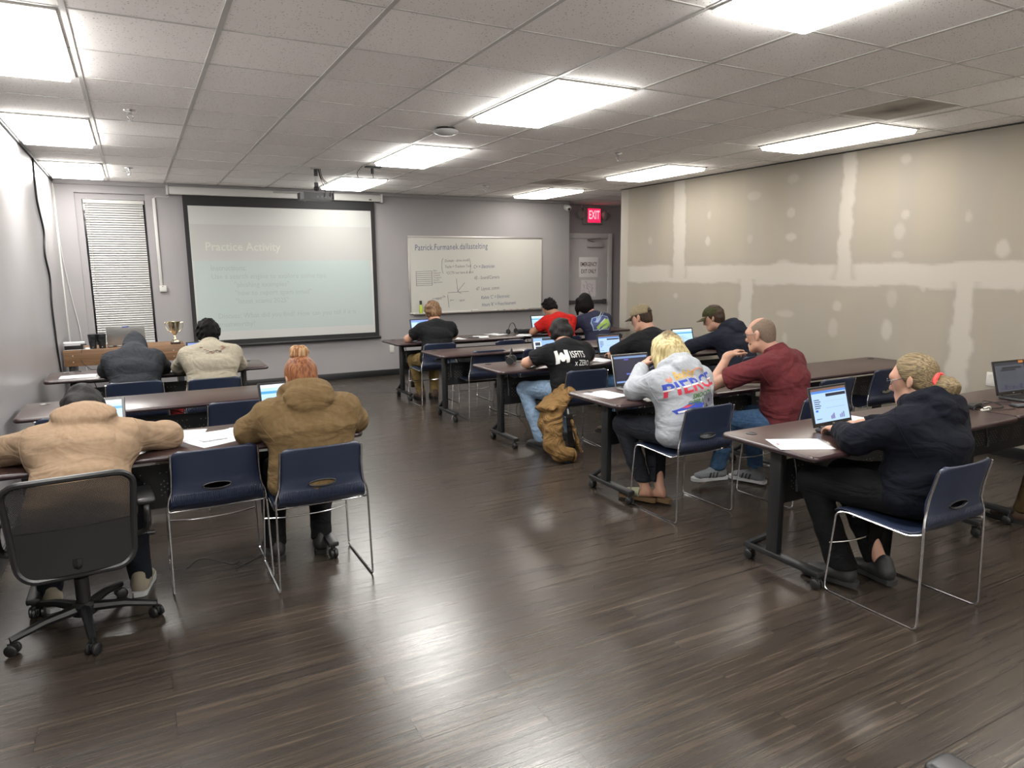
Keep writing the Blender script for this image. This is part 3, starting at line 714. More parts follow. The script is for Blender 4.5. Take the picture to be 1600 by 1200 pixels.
t = thing('exit_only_sign', 'white sign reading EMERGENCY EXIT ONLY on the exit door', 'sign', (7.50, 10.9545, 1.66))
f = MB(); f.bx(-.215, .215, -.004, 0, -.185, .185, bev=.002); f.build('sign_plate', mat('sign_white', '#e6e2e1', .5, k=1.), t)
f = MB(); add_text(f, 'EMERGENCY', .105, facing((0, -.0045, .02), (1, 0, 0), (0, 0, 1)), align='CENTER', sx=.62, bold=.012); add_text(f, 'EXIT ONLY', .105, facing((0, -.0045, -.11), (1, 0, 0), (0, 0, 1)), align='CENTER', sx=.64, bold=.012); f.build('sign_lettering', mat('maroon_ink', '#6d3038', .6), t)
t = thing('paper_notice', 'sheet of paper with faint red drawing taped below the exit sign', 'paper notice', (7.50, 10.9545, 1.27))
f = MB(); f.bx(-.165, .165, -.002, 0, -.155, .155); f.build('sheet', mat('notice_paper', '#d8d2d4', .7, k=1.), t)
f = MB(); rr = random.Random(5)
for k in range(9):
    cx, cz = rr.uniform(-.1, .1), rr.uniform(-.1, .1); f.tube([(cx+.05*math.cos(a*1.3+k)*rr.random(), -.0025, cz+.04*math.sin(a+k)) for a in range(6)], .0025, 4)
f.build('drawing', M_redpen, t)
t = thing('exit_sign', 'lit red EXIT sign with two emergency lamp heads above the door', 'exit sign', (7.57, 10.999, 2.58))
f = MB(); f.bx(-.20, .20, -.06, 0, -.14, .155, bev=.008); f.build('housing', mat('beige_housing', '#a79f9c', .5), t)
f = MB(); f.bx(-.105, .175, -.064, -.06, -.105, .145); f.build('lit_face', emis('exit_red', '#ff1f4a', .62), t)
f = MB(); add_text(f, 'EXIT', .215, facing((.035, -.0648, -.04), (1, 0, 0), (0, 0, 1)), align='CENTER', sx=.55, bold=.02); f.build('exit_lettering', emis('exit_letters', '#ffa3ad', .5), t)
for x in (-.27, .27): f = MB(); f.sphere((x, -.07, .03), (.075, .06, .085), 16); f.bx(min(x, 0), max(x, 0), -.03, -.005, .02, .04); f.build('lamp_head', mat('lamp_head', '#b5b0ae', .35), t)
f = MB(); f.tube([(7.36, 10.98, CEIL-.01), (7.36, 10.98, 2.735)], .008, 6); f.tube([(7.02, 10.98, 2.6), (7.02, 10.98, 2.3)], .01, 6); tag(f.build('electrical_conduit', M_door), 'thin grey conduit on the wall above the exit door', 'conduit')
t = thing('security_camera', 'white round security camera at the wall end near the exit', 'security camera', (6.73, YF-.001, 2.69))
MB().lathe([(0, 0), (.05, 0), (.05, .02), (.03, .04), (0, .04)], 20, ax='Y').build('camera_mount', M_white, t)
f = MB(); f.sphere((0, -.075, -.02), .055, 18); f.build('camera_ball', M_white, t); f = MB(); f.sphere((-.012, -.113, -.038), .024, 12); f.build('lens', M_black, t)
# ------------------------------------------------------------------ furniture materials
M_top = mat('mahogany_laminate', '#4a3531', .32, col2='#3d2b28', nscale=10., nstretch=(.6, 6, 1), bump=.04, bscale=300., spec=.5)
M_edge = mat('dark_edge_band', '#39272a', .3, spec=.5)
M_leg = mat('black_powder_coat', '#17181b', .45)
M_navy = None
def perforated():
    m, nt, b = new_mat('perforated_black'); L = nt.links; tc = nd(nt, 'ShaderNodeTexCoord')
    sep = nd(nt, 'ShaderNodeSeparateXYZ'); L.new(tc.outputs['Object'], sep.inputs[0])
    def M(op, a, b_=None, c=None):
        n = nd(nt, 'ShaderNodeMath', operation=op)
        for i, v in enumerate((a, b_, c)):
            if v is None: continue
            if hasattr(v, 'links'): L.new(v, n.inputs[i])
            else: n.inputs[i].default_value = v
        return n.outputs[0]
    x, z = sep.outputs['X'], sep.outputs['Z']
    # staggered dots every 18 mm, only inside repeating diamond patches
    s = 1/.016
    u = M('MULTIPLY', x, s); v = M('MULTIPLY', z, s); p = M('ADD', u, v); q = M('SUBTRACT', u, v)
    fx = M('SUBTRACT', M('FRACT', M('MULTIPLY', p, .5)), .5); fz = M('SUBTRACT', M('FRACT', M('MULTIPLY', q, .5)), .5)
    d = M('SQRT', M('ADD', M('MULTIPLY', fx, fx), M('MULTIPLY', fz, fz)))
    dot = M('LESS_THAN', d, .17)
    px = M('PINGPONG', M('ADD', x, .63), .155); a = M('LESS_THAN', M('ABSOLUTE', M('SUBTRACT', px, .075)), .048)
    zz = M('LESS_THAN', M('ABSOLUTE', M('SUBTRACT', z, .50)), .07); band = M('GREATER_THAN', M('ABSOLUTE', M('SUBTRACT', z, .535)), .012)
    msk = M('MULTIPLY', M('MULTIPLY', dot, a), M('MULTIPLY', zz, band))
    mx = nd(nt, 'ShaderNodeMix', data_type='RGBA'); mx.inputs[6].default_value = lin('#121316'); mx.inputs[7].default_value = lin('#85817c'); L.new(msk, mx.inputs[0]); L.new(mx.outputs[2], b.inputs['Base Color'])
    b.inputs['Roughness'].default_value = .5
    return m
M_perf = perforated()
TW, TD = 1.83, .62

def make_table(label, loc, rotz=0):
    """flip-top training table; origin on the floor under the middle"""
    t = thing('training_table', label, 'table', loc, rotz, None)
    f = MB(); f.box((0, 0, TT-.014), (TW-.03, TD-.03, .028), bev=.002); f.build('tabletop', M_top, t)
    # rounded edge band
    w, d = TW/2, TD/2; f = MB()
    f.tube([Vector((x, y, TT-.0145)) for x, y in rrect(TW-.028, TD-.028, .035, 6)], .0148, 10, closed=True); f.build('edge_band', M_edge, t)
    f = MB(); f.lathe([(0, TT+.0002), (.03, TT+.0002), (.03, TT+.003), (.024, TT+.003), (.022, TT+.0015), (0, TT+.0015)], 20, (w-.13, .2, 0)); f.build('cable_grommet', M_black, t)
    f = MB(); f.lathe([(0, TT+.0002), (.03, TT+.0002), (.03, TT+.003), (.024, TT+.003), (.022, TT+.0015), (0, TT+.0015)], 20, (-w+.13, .2, 0)); f.build('cable_grommet', M_black, t)
    for s in (-1, 1):
        x = s*(w-.19); L = MB(); yc = .06
        L.box((x, yc, .40), (.045, .075, .60), bev=.006)                         # column
        L.box((x, yc-.02, .705), (.05, .34, .03), bev=.004)                      # head plate
        L.box((x, 0, .088), (.06, .50, .032), bev=.010)                          # foot
        L.tube([(x, yc+.16, .10), (x, yc+.03, .19)], .018, 8)
        leg = L.build('leg', M_leg, t)
        for y in (-.225, .225):
            c = MB(); c.cyl((x, y, .045), (x, y, .075), .012); c.lathe([(0, -.024), (.02, -.024), (.028, -.018), (.028, -.004), (.012, -.003), (.012, .003), (.028, .004), (.028, .018), (.02, .024), (0, .024)], 18, (x, y+.0, .0282), ax='X'); c.box((x, y+.006, .052), (.02, .05, .02), bev=.006)
            c.build('caster', M_black, leg)
        c = MB(); c.tube(path([(x+s*-.03, yc-.05, .70), (x-s*.035, yc-.08, .62), (x-s*.035, yc-.10, .52)]), .004, 6); c.tube([(x-s*.035, yc-.10, .53), (x-s*.035, yc-.105, .47)], .010, 8); c.build('release_lever', M_leg, leg)
    f = MB(); f.bx(-w+.215, w-.215, .075, .078, .36, .61); f.build('modesty_panel', M_perf, t)
    f = MB(); f.bx(-w+.21, w-.21, .055, .095, .655, .68, bev=.003); f.build('crossbar', M_leg, t)
    return t

TABLES = [  # name key, x, y, label
 ('R1', 3.705, 2.475, 'mahogany training table the navy-hooded woman with the laptop works at, nearest on the right'),
 ('R1b', 5.545, 2.50, 'mahogany training table at the right edge holding an open laptop and cables'),
 ('R2', 3.675, 4.00, 'mahogany training table where the blonde woman and the man in maroon sit'),
 ('R2b', 5.53, 4.13, 'empty mahogany training table against the partition with two chairs tucked in'),
 ('R3', 3.715, 5.765, 'mahogany training table with headset, in front of the man in the lettered black tee'),
 ('R3b', 5.56, 5.80, 'training table beside the partition where the man in the green cap sits'),
 ('R4', 3.70, 7.10, 'empty mahogany training table second from the front on the right'),
 ('R4b', 5.545, 7.0, 'training table end near the partition behind the red shirt and navy shirt'),
 ('R5', 3.695, 8.515, 'frontmost mahogany training table on the right, below the whiteboard'),
 ('R5b', 5.54, 8.60, 'frontmost training table by the exit, before the red shirt and black cap'),
 ('L1', .165, 7.29, 'frontmost mahogany training table on the left by the wood-panelled desk'),
 ('L2', .165, 5.555, 'empty middle training table on the left with two chairs pushed in'),
 ('L3', .165, 4.11, 'nearest training table on the left under the tan hoodie and loose papers')]
base_t = None; TB = {}
for key, x, y, lab in TABLES:
    if base_t is None: base_t = make_table(lab, (x, y, 0)); base_t['group'] = 'training tables in rows'; TB[key] = base_t
    else: TB[key] = dup(base_t, (x, y, 0), 0, lab)

# ------------------------------------------------------------------ stacking chair
def navy_plastic():
    m, nt, b = new_mat('navy_plastic'); L = nt.links
    b.inputs['Base Color'].default_value = lin('#182033'); b.inputs['Roughness'].default_value = .42
    tc = nd(nt, 'ShaderNodeTexCoord'); sep = nd(nt, 'ShaderNodeSeparateXYZ'); L.new(tc.outputs['Object'], sep.inputs[0])
    # fine grain everywhere, vertical ribs moulded in a band under the handle
    w = nd(nt, 'ShaderNodeMath', operation='SINE'); mu = nd(nt, 'ShaderNodeMath', operation='MULTIPLY'); L.new(sep.outputs['X'], mu.inputs[0]); mu.inputs[1].default_value = 2*PI/.0085; L.new(mu.outputs[0], w.inputs[0])
    def step(a, b_):
        r = nd(nt, 'ShaderNodeMapRange', interpolation_type='SMOOTHSTEP'); r.inputs['From Min'].default_value = a; r.inputs['From Max'].default_value = b_; L.new(sep.outputs['Z'], r.inputs['Value']); return r.outputs[0]
    m1 = nd(nt, 'ShaderNodeMath', operation='MULTIPLY'); L.new(step(.487, .492), m1.inputs[0]); L.new(step(.537, .530), m1.inputs[1])
    yb = nd(nt, 'ShaderNodeMath', operation='LESS_THAN'); L.new(sep.outputs['Y'], yb.inputs[0]); yb.inputs[1].default_value = -.19
    m2 = nd(nt, 'ShaderNodeMath', operation='MULTIPLY'); L.new(m1.outputs[0], m2.inputs[0]); L.new(yb.outputs[0], m2.inputs[1])
    m3 = nd(nt, 'ShaderNodeMath', operation='MULTIPLY'); L.new(m2.outputs[0], m3.inputs[0]); L.new(w.outputs[0], m3.inputs[1])
    n = nd(nt, 'ShaderNodeTexNoise', Scale=500., Detail=1.); L.new(tc.outputs['Object'], n.inputs['Vector'])
    ad = nd(nt, 'ShaderNodeMath', operation='MULTIPLY_ADD'); L.new(n.outputs['Fac'], ad.inputs[0]); ad.inputs[1].default_value = .12; L.new(m3.outputs[0], ad.inputs[2])
    bp = nd(nt, 'ShaderNodeBump', Strength=.8, Distance=.0025); L.new(ad.outputs[0], bp.inputs['Height']); L.new(bp.outputs[0], b.inputs['Normal'])
    return m
M_navy = navy_plastic()

def make_chair(label):
    t = thing('stacking_chair', label, 'chair', group='navy stacking chairs')
    prof = path([(.232, .418), (.226, .440), (.19, .452), (.12, .452), (.03, .445), (-.06, .440), (-.13, .442), (-.185, .455), (-.214, .480), (-.226, .510), (-.222, .545), (-.222, .59), (-.232, .64), (-.245, .70), (-.262, .768)] if False else
                [(0, .232, .418), (0, .226, .440), (0, .19, .452), (0, .12, .452), (0, .03, .445), (0, -.06, .440), (0, -.13, .442), (0, -.185, .452), (0, -.222, .474), (0, -.238, .505), (0, -.226, .540), (0, -.222, .59), (0, -.232, .64), (0, -.247, .70), (0, -.264, .768)], 6)
    s = [0]
    for a, b in zip(prof, prof[1:]): s.append(s[-1]+(b-a).length)
    S = s[-1]
    def P(v):
        d = v*S
        for i in range(len(s)-1):
            if d <= s[i+1]+1e-9: k = (d-s[i])/(s[i+1]-s[i]); return prof[i].lerp(prof[i+1], k)
        return prof[-1]
    nu, nv = 32, 84; vs = []; uv = []
    for j in range(nv+1):
        v = j/nv; c = P(v); z = c.z
        back = min(1, max(0, (z-.50)/.08)) if c.y < -.15 else 0
        hw = .222 if c.y > .1 else .228
        if c.y < -.15: hw = .228+(.205-.228)*min(1, max(0, (z-.46)/.2))
        e = (1-v)*S
        if e < .04: hw -= .04*(1-math.sqrt(max(0, 1-(1-e/.04)**2)))
        e = v*S
        if e < .035: hw -= .03*(1-math.sqrt(max(0, 1-(1-e/.035)**2)))
        for i in range(nu+1):
            u = -1+2*i/nu; q = 1-u*u
            rim = max(0, abs(u)-.86)/.14
            y = c.y-(.022*q)*back+.008*rim*rim*back
            zz = c.z-(.012*q)*(1-back)*(1 if c.y > -.2 else .3)-.006*rim*rim*(1-back)
            vs.append(Vector((u*hw, y, zz))); uv.append((u*hw, z, back))
    N = nu+1; fs = []; EC, EA, EB = .566, .068, .0175
    ins = [b_ > .6 and ((x/EA)**2+((z-EC)/EB)**2) < 1 for x, z, b_ in uv]
    for j in range(nv):
        for i in range(nu):
            q = (j*N+i, j*N+i+1, (j+1)*N+i+1, (j+1)*N+i)
            if all(ins[k] for k in q): continue
            fs.append(q)
    rim = []
    used = {}
    for q in fs:
        for k in q: used[k] = used.get(k, 0)+1
    for k in range(len(vs)):
        if ins[k] and k in used:
            x, z, _ = uv[k]; l = math.sqrt((x/EA)**2+((z-EC)/EB)**2)
            vs[k] = Vector((x/l, vs[k].y, EC+(z-EC)/l))
    f = MB(); f.add(vs, [q[::-1] for q in fs], 0, True); sh = f.build('seat_shell', M_navy, t, ang=60)
    md = sh.modifiers.new('thickness', 'SOLIDIFY'); md.thickness = .006; md.offset = 0
    def by(x, z):  # back surface y
        for a, b in zip(prof, prof[1:]):
            if a.y < -.2 and a.z <= z <= b.z: yy = a.y+(b.y-a.y)*(z-a.z)/(b.z-a.z+1e-9)
        return yy-.022*(1-(x/.21)**2)
    f = MB(); f.tube([(EA*math.cos(a), by(EA*math.cos(a), EC+EB*math.sin(a)), EC+EB*math.sin(a)) for a in [2*PI*k/28 for k in range(28)]], .0045, 7, closed=True); f.build('handle_rim', M_black, sh)
    f = MB(); r = .0055
    for sx in (-1, 1):
        p = round_path([(sx*.207, -.262, .752), (sx*.212, -.232, .62), (sx*.218, -.226, .545), (sx*.236, -.232, .505), (sx*.238, -.236, .45), (sx*.245, -.245, r), (sx*.245, .245, r), (sx*.232, .212, .425), (sx*.229, .16, .443), (sx*.234, -.17, .430), (sx*.236, -.228, .455)], .03, 5)
        f.tube(p, r, 8)
    f.tube(path([(-.240, .230, .26), (-.1, .205, .253), (.1, .205, .253), (.240, .230, .26)]), r*.85, 8)
    f.tube([(-.234, -.15, .425), (.234, -.15, .425)], r*.9, 8); f.tube([(-.232, .12, .432), (.232, .12, .432)], r*.9, 8)
    f.build('sled_frame', M_chrome, t)
    return t
CHAIRS = [
 (3.255, 1.985, 0, 'navy sled-base chair under the woman in the navy hoodie, nearest on the right'),
 (3.215, 3.555, 0, 'navy sled-base chair under the blonde woman in the printed grey hoodie'),
 (4.09, 3.40, 3, 'navy sled-base chair the man in the maroon polo sits on'),
 (4.87, 3.86, 0, 'empty navy chair under the bare table by the partition, left of two'),
 (5.70, 3.98, 0, 'empty navy chair under the bare table by the partition, right of two behind the ponytail'),
 (3.47, 5.30, -4, 'navy chair with a tan work jacket hanging off it'),
 (4.27, 5.20, 0, 'navy chair under the man in the tan cap'),
 (5.42, 5.22, 5, 'navy chair under the man in the dark hoodie and green cap'),
 (3.385, 7.12, 0, 'empty navy chair in the clear gap behind the bare second table, chrome legs visible'),
 (3.95, 6.98, 0, 'empty navy chair half hidden behind the laptop of the lettered black tee'),
 (3.20, 8.08, 0, 'navy chair under the front student in black tee and khaki trousers'),
 (4.10, 7.95, 0, 'empty navy chair at the front right table below the markers'),
 (4.98, 8.0, 0, 'navy chair under the student in the red tee'),
 (5.62, 7.95, 0, 'navy chair under the student with black cap and printed navy tee'),
 (-.065, 6.68, 0, 'navy chair under the student with a dark hood pulled up'),
 (.53, 6.56, 0, 'navy chair under the curly-haired student in the beige shirt'),
 (.575, 5.34, 0, 'empty navy chair at the middle left table beside the red-haired woman'),
 (-.40, 5.32, 0, 'empty navy chair behind the bowed head at the left, mostly hidden'),
 (.29, 4.02, 0, 'empty navy chair in the foreground between tan hoodie and red-haired woman'),
 (.775, 3.79, 0, 'navy chair under the red-haired woman, nearest in the foreground'),
]
c0 = make_chair(CHAIRS[0][3]); c0.location = (CHAIRS[0][0], CHAIRS[0][1], 0); c0.rotation_euler = (0, 0, math.radians(CHAIRS[0][2]))
for x, y, a, lab in CHAIRS[1:]: dup(c0, (x, y, 0), math.radians(a), lab)

# ------------------------------------------------------------------ mesh task chair
def mesh_fabric(name, scale, hole):
    m, nt, b = new_mat(name); L = nt.links; tc = nd(nt, 'ShaderNodeTexCoord')
    b.inputs['Base Color'].default_value = lin('#0d0d0e'); b.inputs['Roughness'].default_value = .8
    mp = nd(nt, 'ShaderNodeMapping'); mp.inputs['Rotation'].default_value = (0, PI/4, 0); mp.inputs['Scale'].default_value = (scale, 1, scale); L.new(tc.outputs['Object'], mp.inputs[0])
    fr = nd(nt, 'ShaderNodeVectorMath', operation='FRACTION'); L.new(mp.outputs[0], fr.inputs[0]); sep = nd(nt, 'ShaderNodeSeparateXYZ'); L.new(fr.outputs[0], sep.inputs[0])
    a = nd(nt, 'ShaderNodeMath', operation='GREATER_THAN'); L.new(sep.outputs['X'], a.inputs[0]); a.inputs[1].default_value = 1-hole
    c = nd(nt, 'ShaderNodeMath', operation='GREATER_THAN'); L.new(sep.outputs['Z'], c.inputs[0]); c.inputs[1].default_value = 1-hole
    mu = nd(nt, 'ShaderNodeMath', operation='MULTIPLY'); L.new(a.outputs[0], mu.inputs[0]); L.new(c.outputs[0], mu.inputs[1])
    al = nd(nt, 'ShaderNodeMath', operation='SUBTRACT'); al.inputs[0].default_value = 1; L.new(mu.outputs[0], al.inputs[1]); L.new(al.outputs[0], b.inputs['Alpha'])
    return m
M_mesh = mesh_fabric('chair_mesh', 190, .38)
M_meshd = mat('chair_back_pad', '#060607', .85, bump=.2, bscale=400)
def task_chair(loc, rotz, label, bh=1.0, off=0., zb=(.36, .80), ady=0., adz=0.):
    t = thing('task_chair', label, 'office chair', loc, rotz, None)
    bz0, bz1, w0, w1 = zb[0], zb[1], .215, .243
    def B(u, v):   # back surface
        z = bz0+(bz1-bz0)*v; x = (w0+(w1-w0)*v)*(2*u-1)
        y = -.235-.06*v*v+.02*v-.035*(1-(2*u-1)**2)
        return (x, y, z)
    f = MB(); pts = []
    for x, z in rrect(1, 1, .16, 6): pts.append(B(x+.5, z+.5))
    f.tube(pts, .014, 8, closed=True); f.build('back_frame', M_black, t)
    f = MB(); f.grid(lambda u, v: B(.02+.96*u, .50+.47*v), 14, 8); f.build('mesh_back', M_mesh, t)
    f = MB(); f.grid(lambda u, v: tuple(Vector(B(.02+.96*u, .03+.47*v))+Vector((0, .004, 0))), 14, 8); f.grid(lambda u, v: tuple(Vector(B(.98-.96*u, .03+.47*v))+Vector((0, -.006, 0))), 14, 8); f.build('lumbar_panel', M_meshd, t)
    f = MB(); f.tube(path([(0, -.262, .44), (0, -.255, .40), (0, -.18, .395), (0, -.02, .405)]), .022, 8); f.build('back_bracket', M_black, t)
    f = MB(); f.prism(rrect(.48, .46, .10, 6), .43, .482, T=Matrix.Translation((0, .02, 0)), smooth=True); f.build('seat', M_meshd, t, ang=30)
    f = MB(); f.prism(rrect(.42, .40, .06, 4), .405, .4295, T=Matrix.Translation((0, .02, 0))); f.build('seat_pan', M_black, t)
    for s in (-1, 1):
        f = MB(); f.tube(path([(s*.20, 0, .415), (s*.28, -.01, .43), (s*.295, -.02+ady, .50), (s*.285, -.02+ady, .58+adz)]), .018, 8); f.tube(path([(s*.285, -.12+ady, .50), (s*.29, -.10+ady, .575+adz), (s*.29, .1+ady, .58+adz)]), .014, 8)
        f.box((s*.29, ady, .595+adz), (.085, .25, .034), bev=.016, seg=3); f.build('armrest', M_black, t)
    f = MB(); f.cyl((0, 0, .08), (0, 0, .25), .03); f.cyl((0, 0, .25), (0, 0, .41), .018); f.build('gas_column', M_black, t)
    f = MB(); f.lathe([(0, .07), (.05, .07), (.05, .115), (.035, .13), (0, .13)], 18)
    for k in range(5):
        a = math.radians(18+72*k+off); d = Vector((math.cos(a), math.sin(a), 0))
        f.tube([d*.03+Vector((0, 0, .10)), d*.17+Vector((0, 0, .095)), d*.305+Vector((0, 0, .07))], [.026, .02, .015], 8)
    base = f.build('star_base', M_black, t)
    for k in range(5):
        a = math.radians(18+72*k+off); d = Vector((math.cos(a), math.sin(a), 0)); p = d*.30
        c = MB(); c.cyl((p.x, p.y, .035), (p.x, p.y, .075), .008); T = Matrix.Translation((p.x, p.y, .0272)) @ Matrix.Rotation(a+.8, 4, 'Z')
        for s in (-.018, .018): c.lathe([(0, s-.010), (.02, s-.010), (.027, s-.005), (.027, s+.005), (.02, s+.010), (0, s+.010)], 16, ax='X', T=T)
        c.box((0, 0, .012), (.012, .04, .03), bev=.004, T=T); c.build('caster', M_black, base)
    f = MB(); f.tube([(.20, .03, .40), (.31, .05, .385)], .005, 6); f.tube([(.29, .047, .388), (.325, .053, .383)], .011, 8); f.build('tilt_lever', M_black, t)
    return t
task_chair((-.335, 3.66, 0), math.radians(4), 'black mesh-back task chair on casters under the person in the tan hoodie', .9, off=40.)
task_chair((1.635, .475, 0), math.radians(0), 'black chair whose curved armrest end just enters the bottom right corner', 1., ady=.12, adz=.065)

# ------------------------------------------------------------------ front desk
M_oak = mat('oak_panel', '#9c7550', .5, col2='#7d5a3b', nscale=6., nstretch=(.5, 4, 9), bump=.05)
t = thing('front_desk', 'wood-grain panelled desk across the front left under the window', 'desk', (-.15, 9.55, 0))
f = MB(); f.bx(-.62, .63, -.28, .28, .755, .78, bev=.003); f.build('desktop', M_oak, t)
f = MB(); f.bx(-.62, .63, -.30, -.281, .60, .785, bev=.002); f.build('front_panel', M_oak, t)
for sx in (-1, 1):
    f = MB(); f.bx(.005+sx*.56-.03, .005+sx*.56+.03, -.25, .25, 0, .755, bev=.004); f.build('desk_leg', M_black, t)
f = MB()
for x in (-.53, .5):
    for z in (.65, .72): f.cyl((x, -.302, z), (x, -.2995, z), .006)
f.build('screw_caps', M_cream, t)
DZT = .78
# ------------------------------------------------------------------ laptops
M_bez = mat('laptop_bezel', '#141416', .35)
M_dgrey = mat('laptop_dark', '#26272b', .45)
M_silver = mat('laptop_silver', '#a8a7a5', .35, metal=.8)
M_keys = mat('keycaps', '#0f0f11', .5)
SCR = {}
def scr(c, s):
    k = (c, s)
    if k not in SCR: SCR[k] = emis('screen_'+c.strip('#'), c, s*.46)
    return SCR[k]
def laptop(loc, rotz, label, shell=M_dgrey, page='search', w=.335, d=.23, h=.215, tilt=105, glow=1., cat='laptop', sticker=False):
    """origin: middle of the hinge on the table; keyboard towards -Y"""
    t = thing('laptop', label, cat, loc, rotz, 'open laptops on the tables')
    f = MB(); f.box((0, -d/2, .009), (w, d, .016), bev=.005); base = f.build('base', shell, t)
    f = MB(); f.bx(-w/2+.025, w/2-.025, -d*.55, -.022, .0168, .0176); f.build('keyboard_deck', M_bez, base)
    f = MB(); nx, ny = 13, 5; kw = (w-.06)/nx; kd = (d*.55-.03)/ny
    for j in range(ny):
        for i in range(nx): f.box((-w/2+.03+kw*(i+.5), -.026-kd*(j+.5), .0190), (kw*.82, kd*.8, .0026))
    f.build('keys', M_keys, base)
    f = MB(); f.bx(-.05, .05, -d+.018, -d*.6, .0171, .0178); f.build('touchpad', shell, base)
    a = math.radians(tilt); uy = Vector((0, -math.cos(a), math.sin(a)))*1.; ux = Vector((1, 0, 0))
    # lid frame: local x across, y up the lid, z towards the user
    T = facing((0, .004, .018), ux, uy)
    f = MB(); f.box((0, h/2, -.004), (w, h, .008), bev=.003, T=T); lid = f.build('lid', shell, t)
    f = MB(); f.box((0, h/2, .0007), (w-.006, h-.006, .0012), T=T); f.build('bezel', M_bez, lid)
    sw, y0, y1 = w-.032, .022, h-.013
    f = MB(); mats = []
    def R(xa, xb, ya, yb, col, s=1., k=0):
        m = scr(col, s*glow)
        if m not in mats: mats.append(m)
        X = lambda u: -sw/2+sw*u; Y = lambda v: y0+(y1-y0)*v; z = .0016+.0002*k
        f.add([(X(xa), Y(ya), z), (X(xb), Y(ya), z), (X(xb), Y(yb), z), (X(xa), Y(yb), z)], [(0, 1, 2, 3)], mats.index(m), False, T)
    if page == 'search':
        R(0, 1, 0, 1, '#a9c6ea', .95); R(0, 1, .93, 1, '#8a6a5c', .6, 1); R(0, 1, .86, .93, '#4a82d0', .9, 1); R(.40, .98, .74, .83, '#2a3042', .5, 1)
        for k, yy in enumerate((.66, .60, .54, .48, .42)): R(.05, .20+.03*(k % 2), yy, yy+.025, '#3a4a66', .6, 1)
        R(.06, .13, .32, .38, '#2f6fd0', .9, 1); R(.05, .2, .1, .12, '#4a6288', .7, 1)
        for q, xx in enumerate((.46, .50, .54, .72, .77, .82)): R(xx, xx+.035, .06, .16+.035*(q % 3), '#6f7fb8' if q % 2 else '#8a76a0', .8, 1)
        R(.36, .9, .40, .41, '#88a4c8', .8, 1); R(.33, .95, .60, .605, '#88a4c8', .8, 1)
    elif page == 'dark':
        R(0, 1, 0, 1, '#1c1f47', .45); R(0, 1, .90, .97, '#7f9ccc', .8, 1); R(0, 1, .02, .08, '#7f9fdc', .85, 1); R(.30, .43, .83, .87, '#6b63d8', .8, 1); R(.32, .44, .30, .35, '#5f78d8', .8, 1)
        for k in range(5): R(.3+.02*k, .62, .42+.07*k, .425+.07*k, '#3a3f7c', .5, 1)
    elif page == 'dim':
        R(0, 1, 0, 1, '#6d727f', .32); R(0, 1, .90, 1, '#4c505c', .3, 1); R(.24, .9, .77, .84, '#3e424e', .25, 1); R(.18, .7, .70, .76, '#444855', .25, 1)
        for q in range(6): R(.1+.13*q, .2+.13*q, .06, .14+.03*(q*7 % 4), '#55577a' if q % 2 else '#6a6678', .3, 1)
        for k in range(5): R(.12, .8-.07*(k % 3), .40+.06*k, .41+.06*k, '#565b68', .3, 1)
    elif page == 'doc':
        R(0, 1, 0, 1, '#b4d6ee', .95); R(0, 1, .9, 1, '#e4eef8', .9, 1); R(0, 1, .72, .8, '#48a4d8', .85, 1)
        for k in range(6): R(.08, .75-.1*(k % 3), .1+.09*k, .12+.09*k, '#7c94a8', .8, 1)
    elif page == 'blue':
        R(0, 1, 0, 1, '#8cb8ee', .95); R(0, 1, .88, 1, '#6a9ae4', .95, 1); R(0, 1, .945, .965, '#d07c7c', .8, 1); R(.02, .26, .04, .84, '#bcd8f4', .95, 1); R(.3, .96, .5, .8, '#a4ccf4', .95, 1)
        for k in range(5): R(.34, .85-.08*(k % 3), .1+.075*k, .12+.075*k, '#5f83b8', .8, 1)
    elif page == 'tiles':
        R(0, 1, 0, 1, '#8db4e4', .9); R(0, .3, .03, .8, '#e6eef8', .9, 1)
        for k in range(3): R(.06, .26, .08+.24*k, .27+.24*k, '#2c3b58', .5, 2)
        R(.35, .98, .85, .98, '#2b2a33', .4, 1); R(.4, .9, .2, .6, '#b9d2ee', .9, 1)
    f.build('screen', mats, lid)
    f = MB(); f.box((0, .010, .0016), (.018, .006, .0008), T=T); f.build('maker_mark', M_silver, lid)
    if sticker: f = MB(); f.box((w/2-.045, h-.014, .0018), (.05, .016, .0008), T=T); f.build('orange_sticker', mat('orange_label', '#d98a2e', .6), lid)
    f = MB(); f.cyl((-w*.36, .002, .014), (-w*.26, .002, .014), .008, n=10); f.cyl((w*.26, .002, .014), (w*.36, .002, .014), .008, n=10); f.build('hinge', M_bez, t)
    return t
Zt = TT+.0008
laptop((3.425, 2.54, Zt), math.radians(3), 'black laptop with a blue web page the ponytailed woman is typing on', page='search', w=.345, h=.225, d=.235)
laptop((3.30, 4.19, Zt), 0, 'silver-edged laptop with a dark navy screen before the blonde woman', shell=M_silver, page='dark', w=.345, h=.245, d=.24, glow=.9)
laptop((4.32, 5.88, Zt), math.radians(2), 'black laptop with light blue page by the tan-capped man', page='search', w=.305, h=.205)
laptop((3.64, 6.02, Zt), math.radians(0), 'black laptop half hidden behind the lettered black tee', page='tiles', w=.33, h=.21)
laptop((5.17, 8.72, Zt), math.radians(-2), 'black laptop with pale blue screen in front of the red tee', page='doc', w=.33, h=.22)
laptop((3.335, 8.68, Zt), math.radians(0), 'black laptop with bright blue page before the front student in black tee', page='blue', w=.36, h=.245, glow=1.05)
laptop((5.42, 5.99, Zt), math.radians(0), 'black laptop by the partition, seen between blonde hair and dark hoodie', page='doc', w=.31, h=.21)
laptop((5.30, 2.545, Zt), math.radians(-5), 'black laptop with a dimmed grey screen and orange sticker at the right edge', page='dim', w=.345, h=.235, sticker=True)
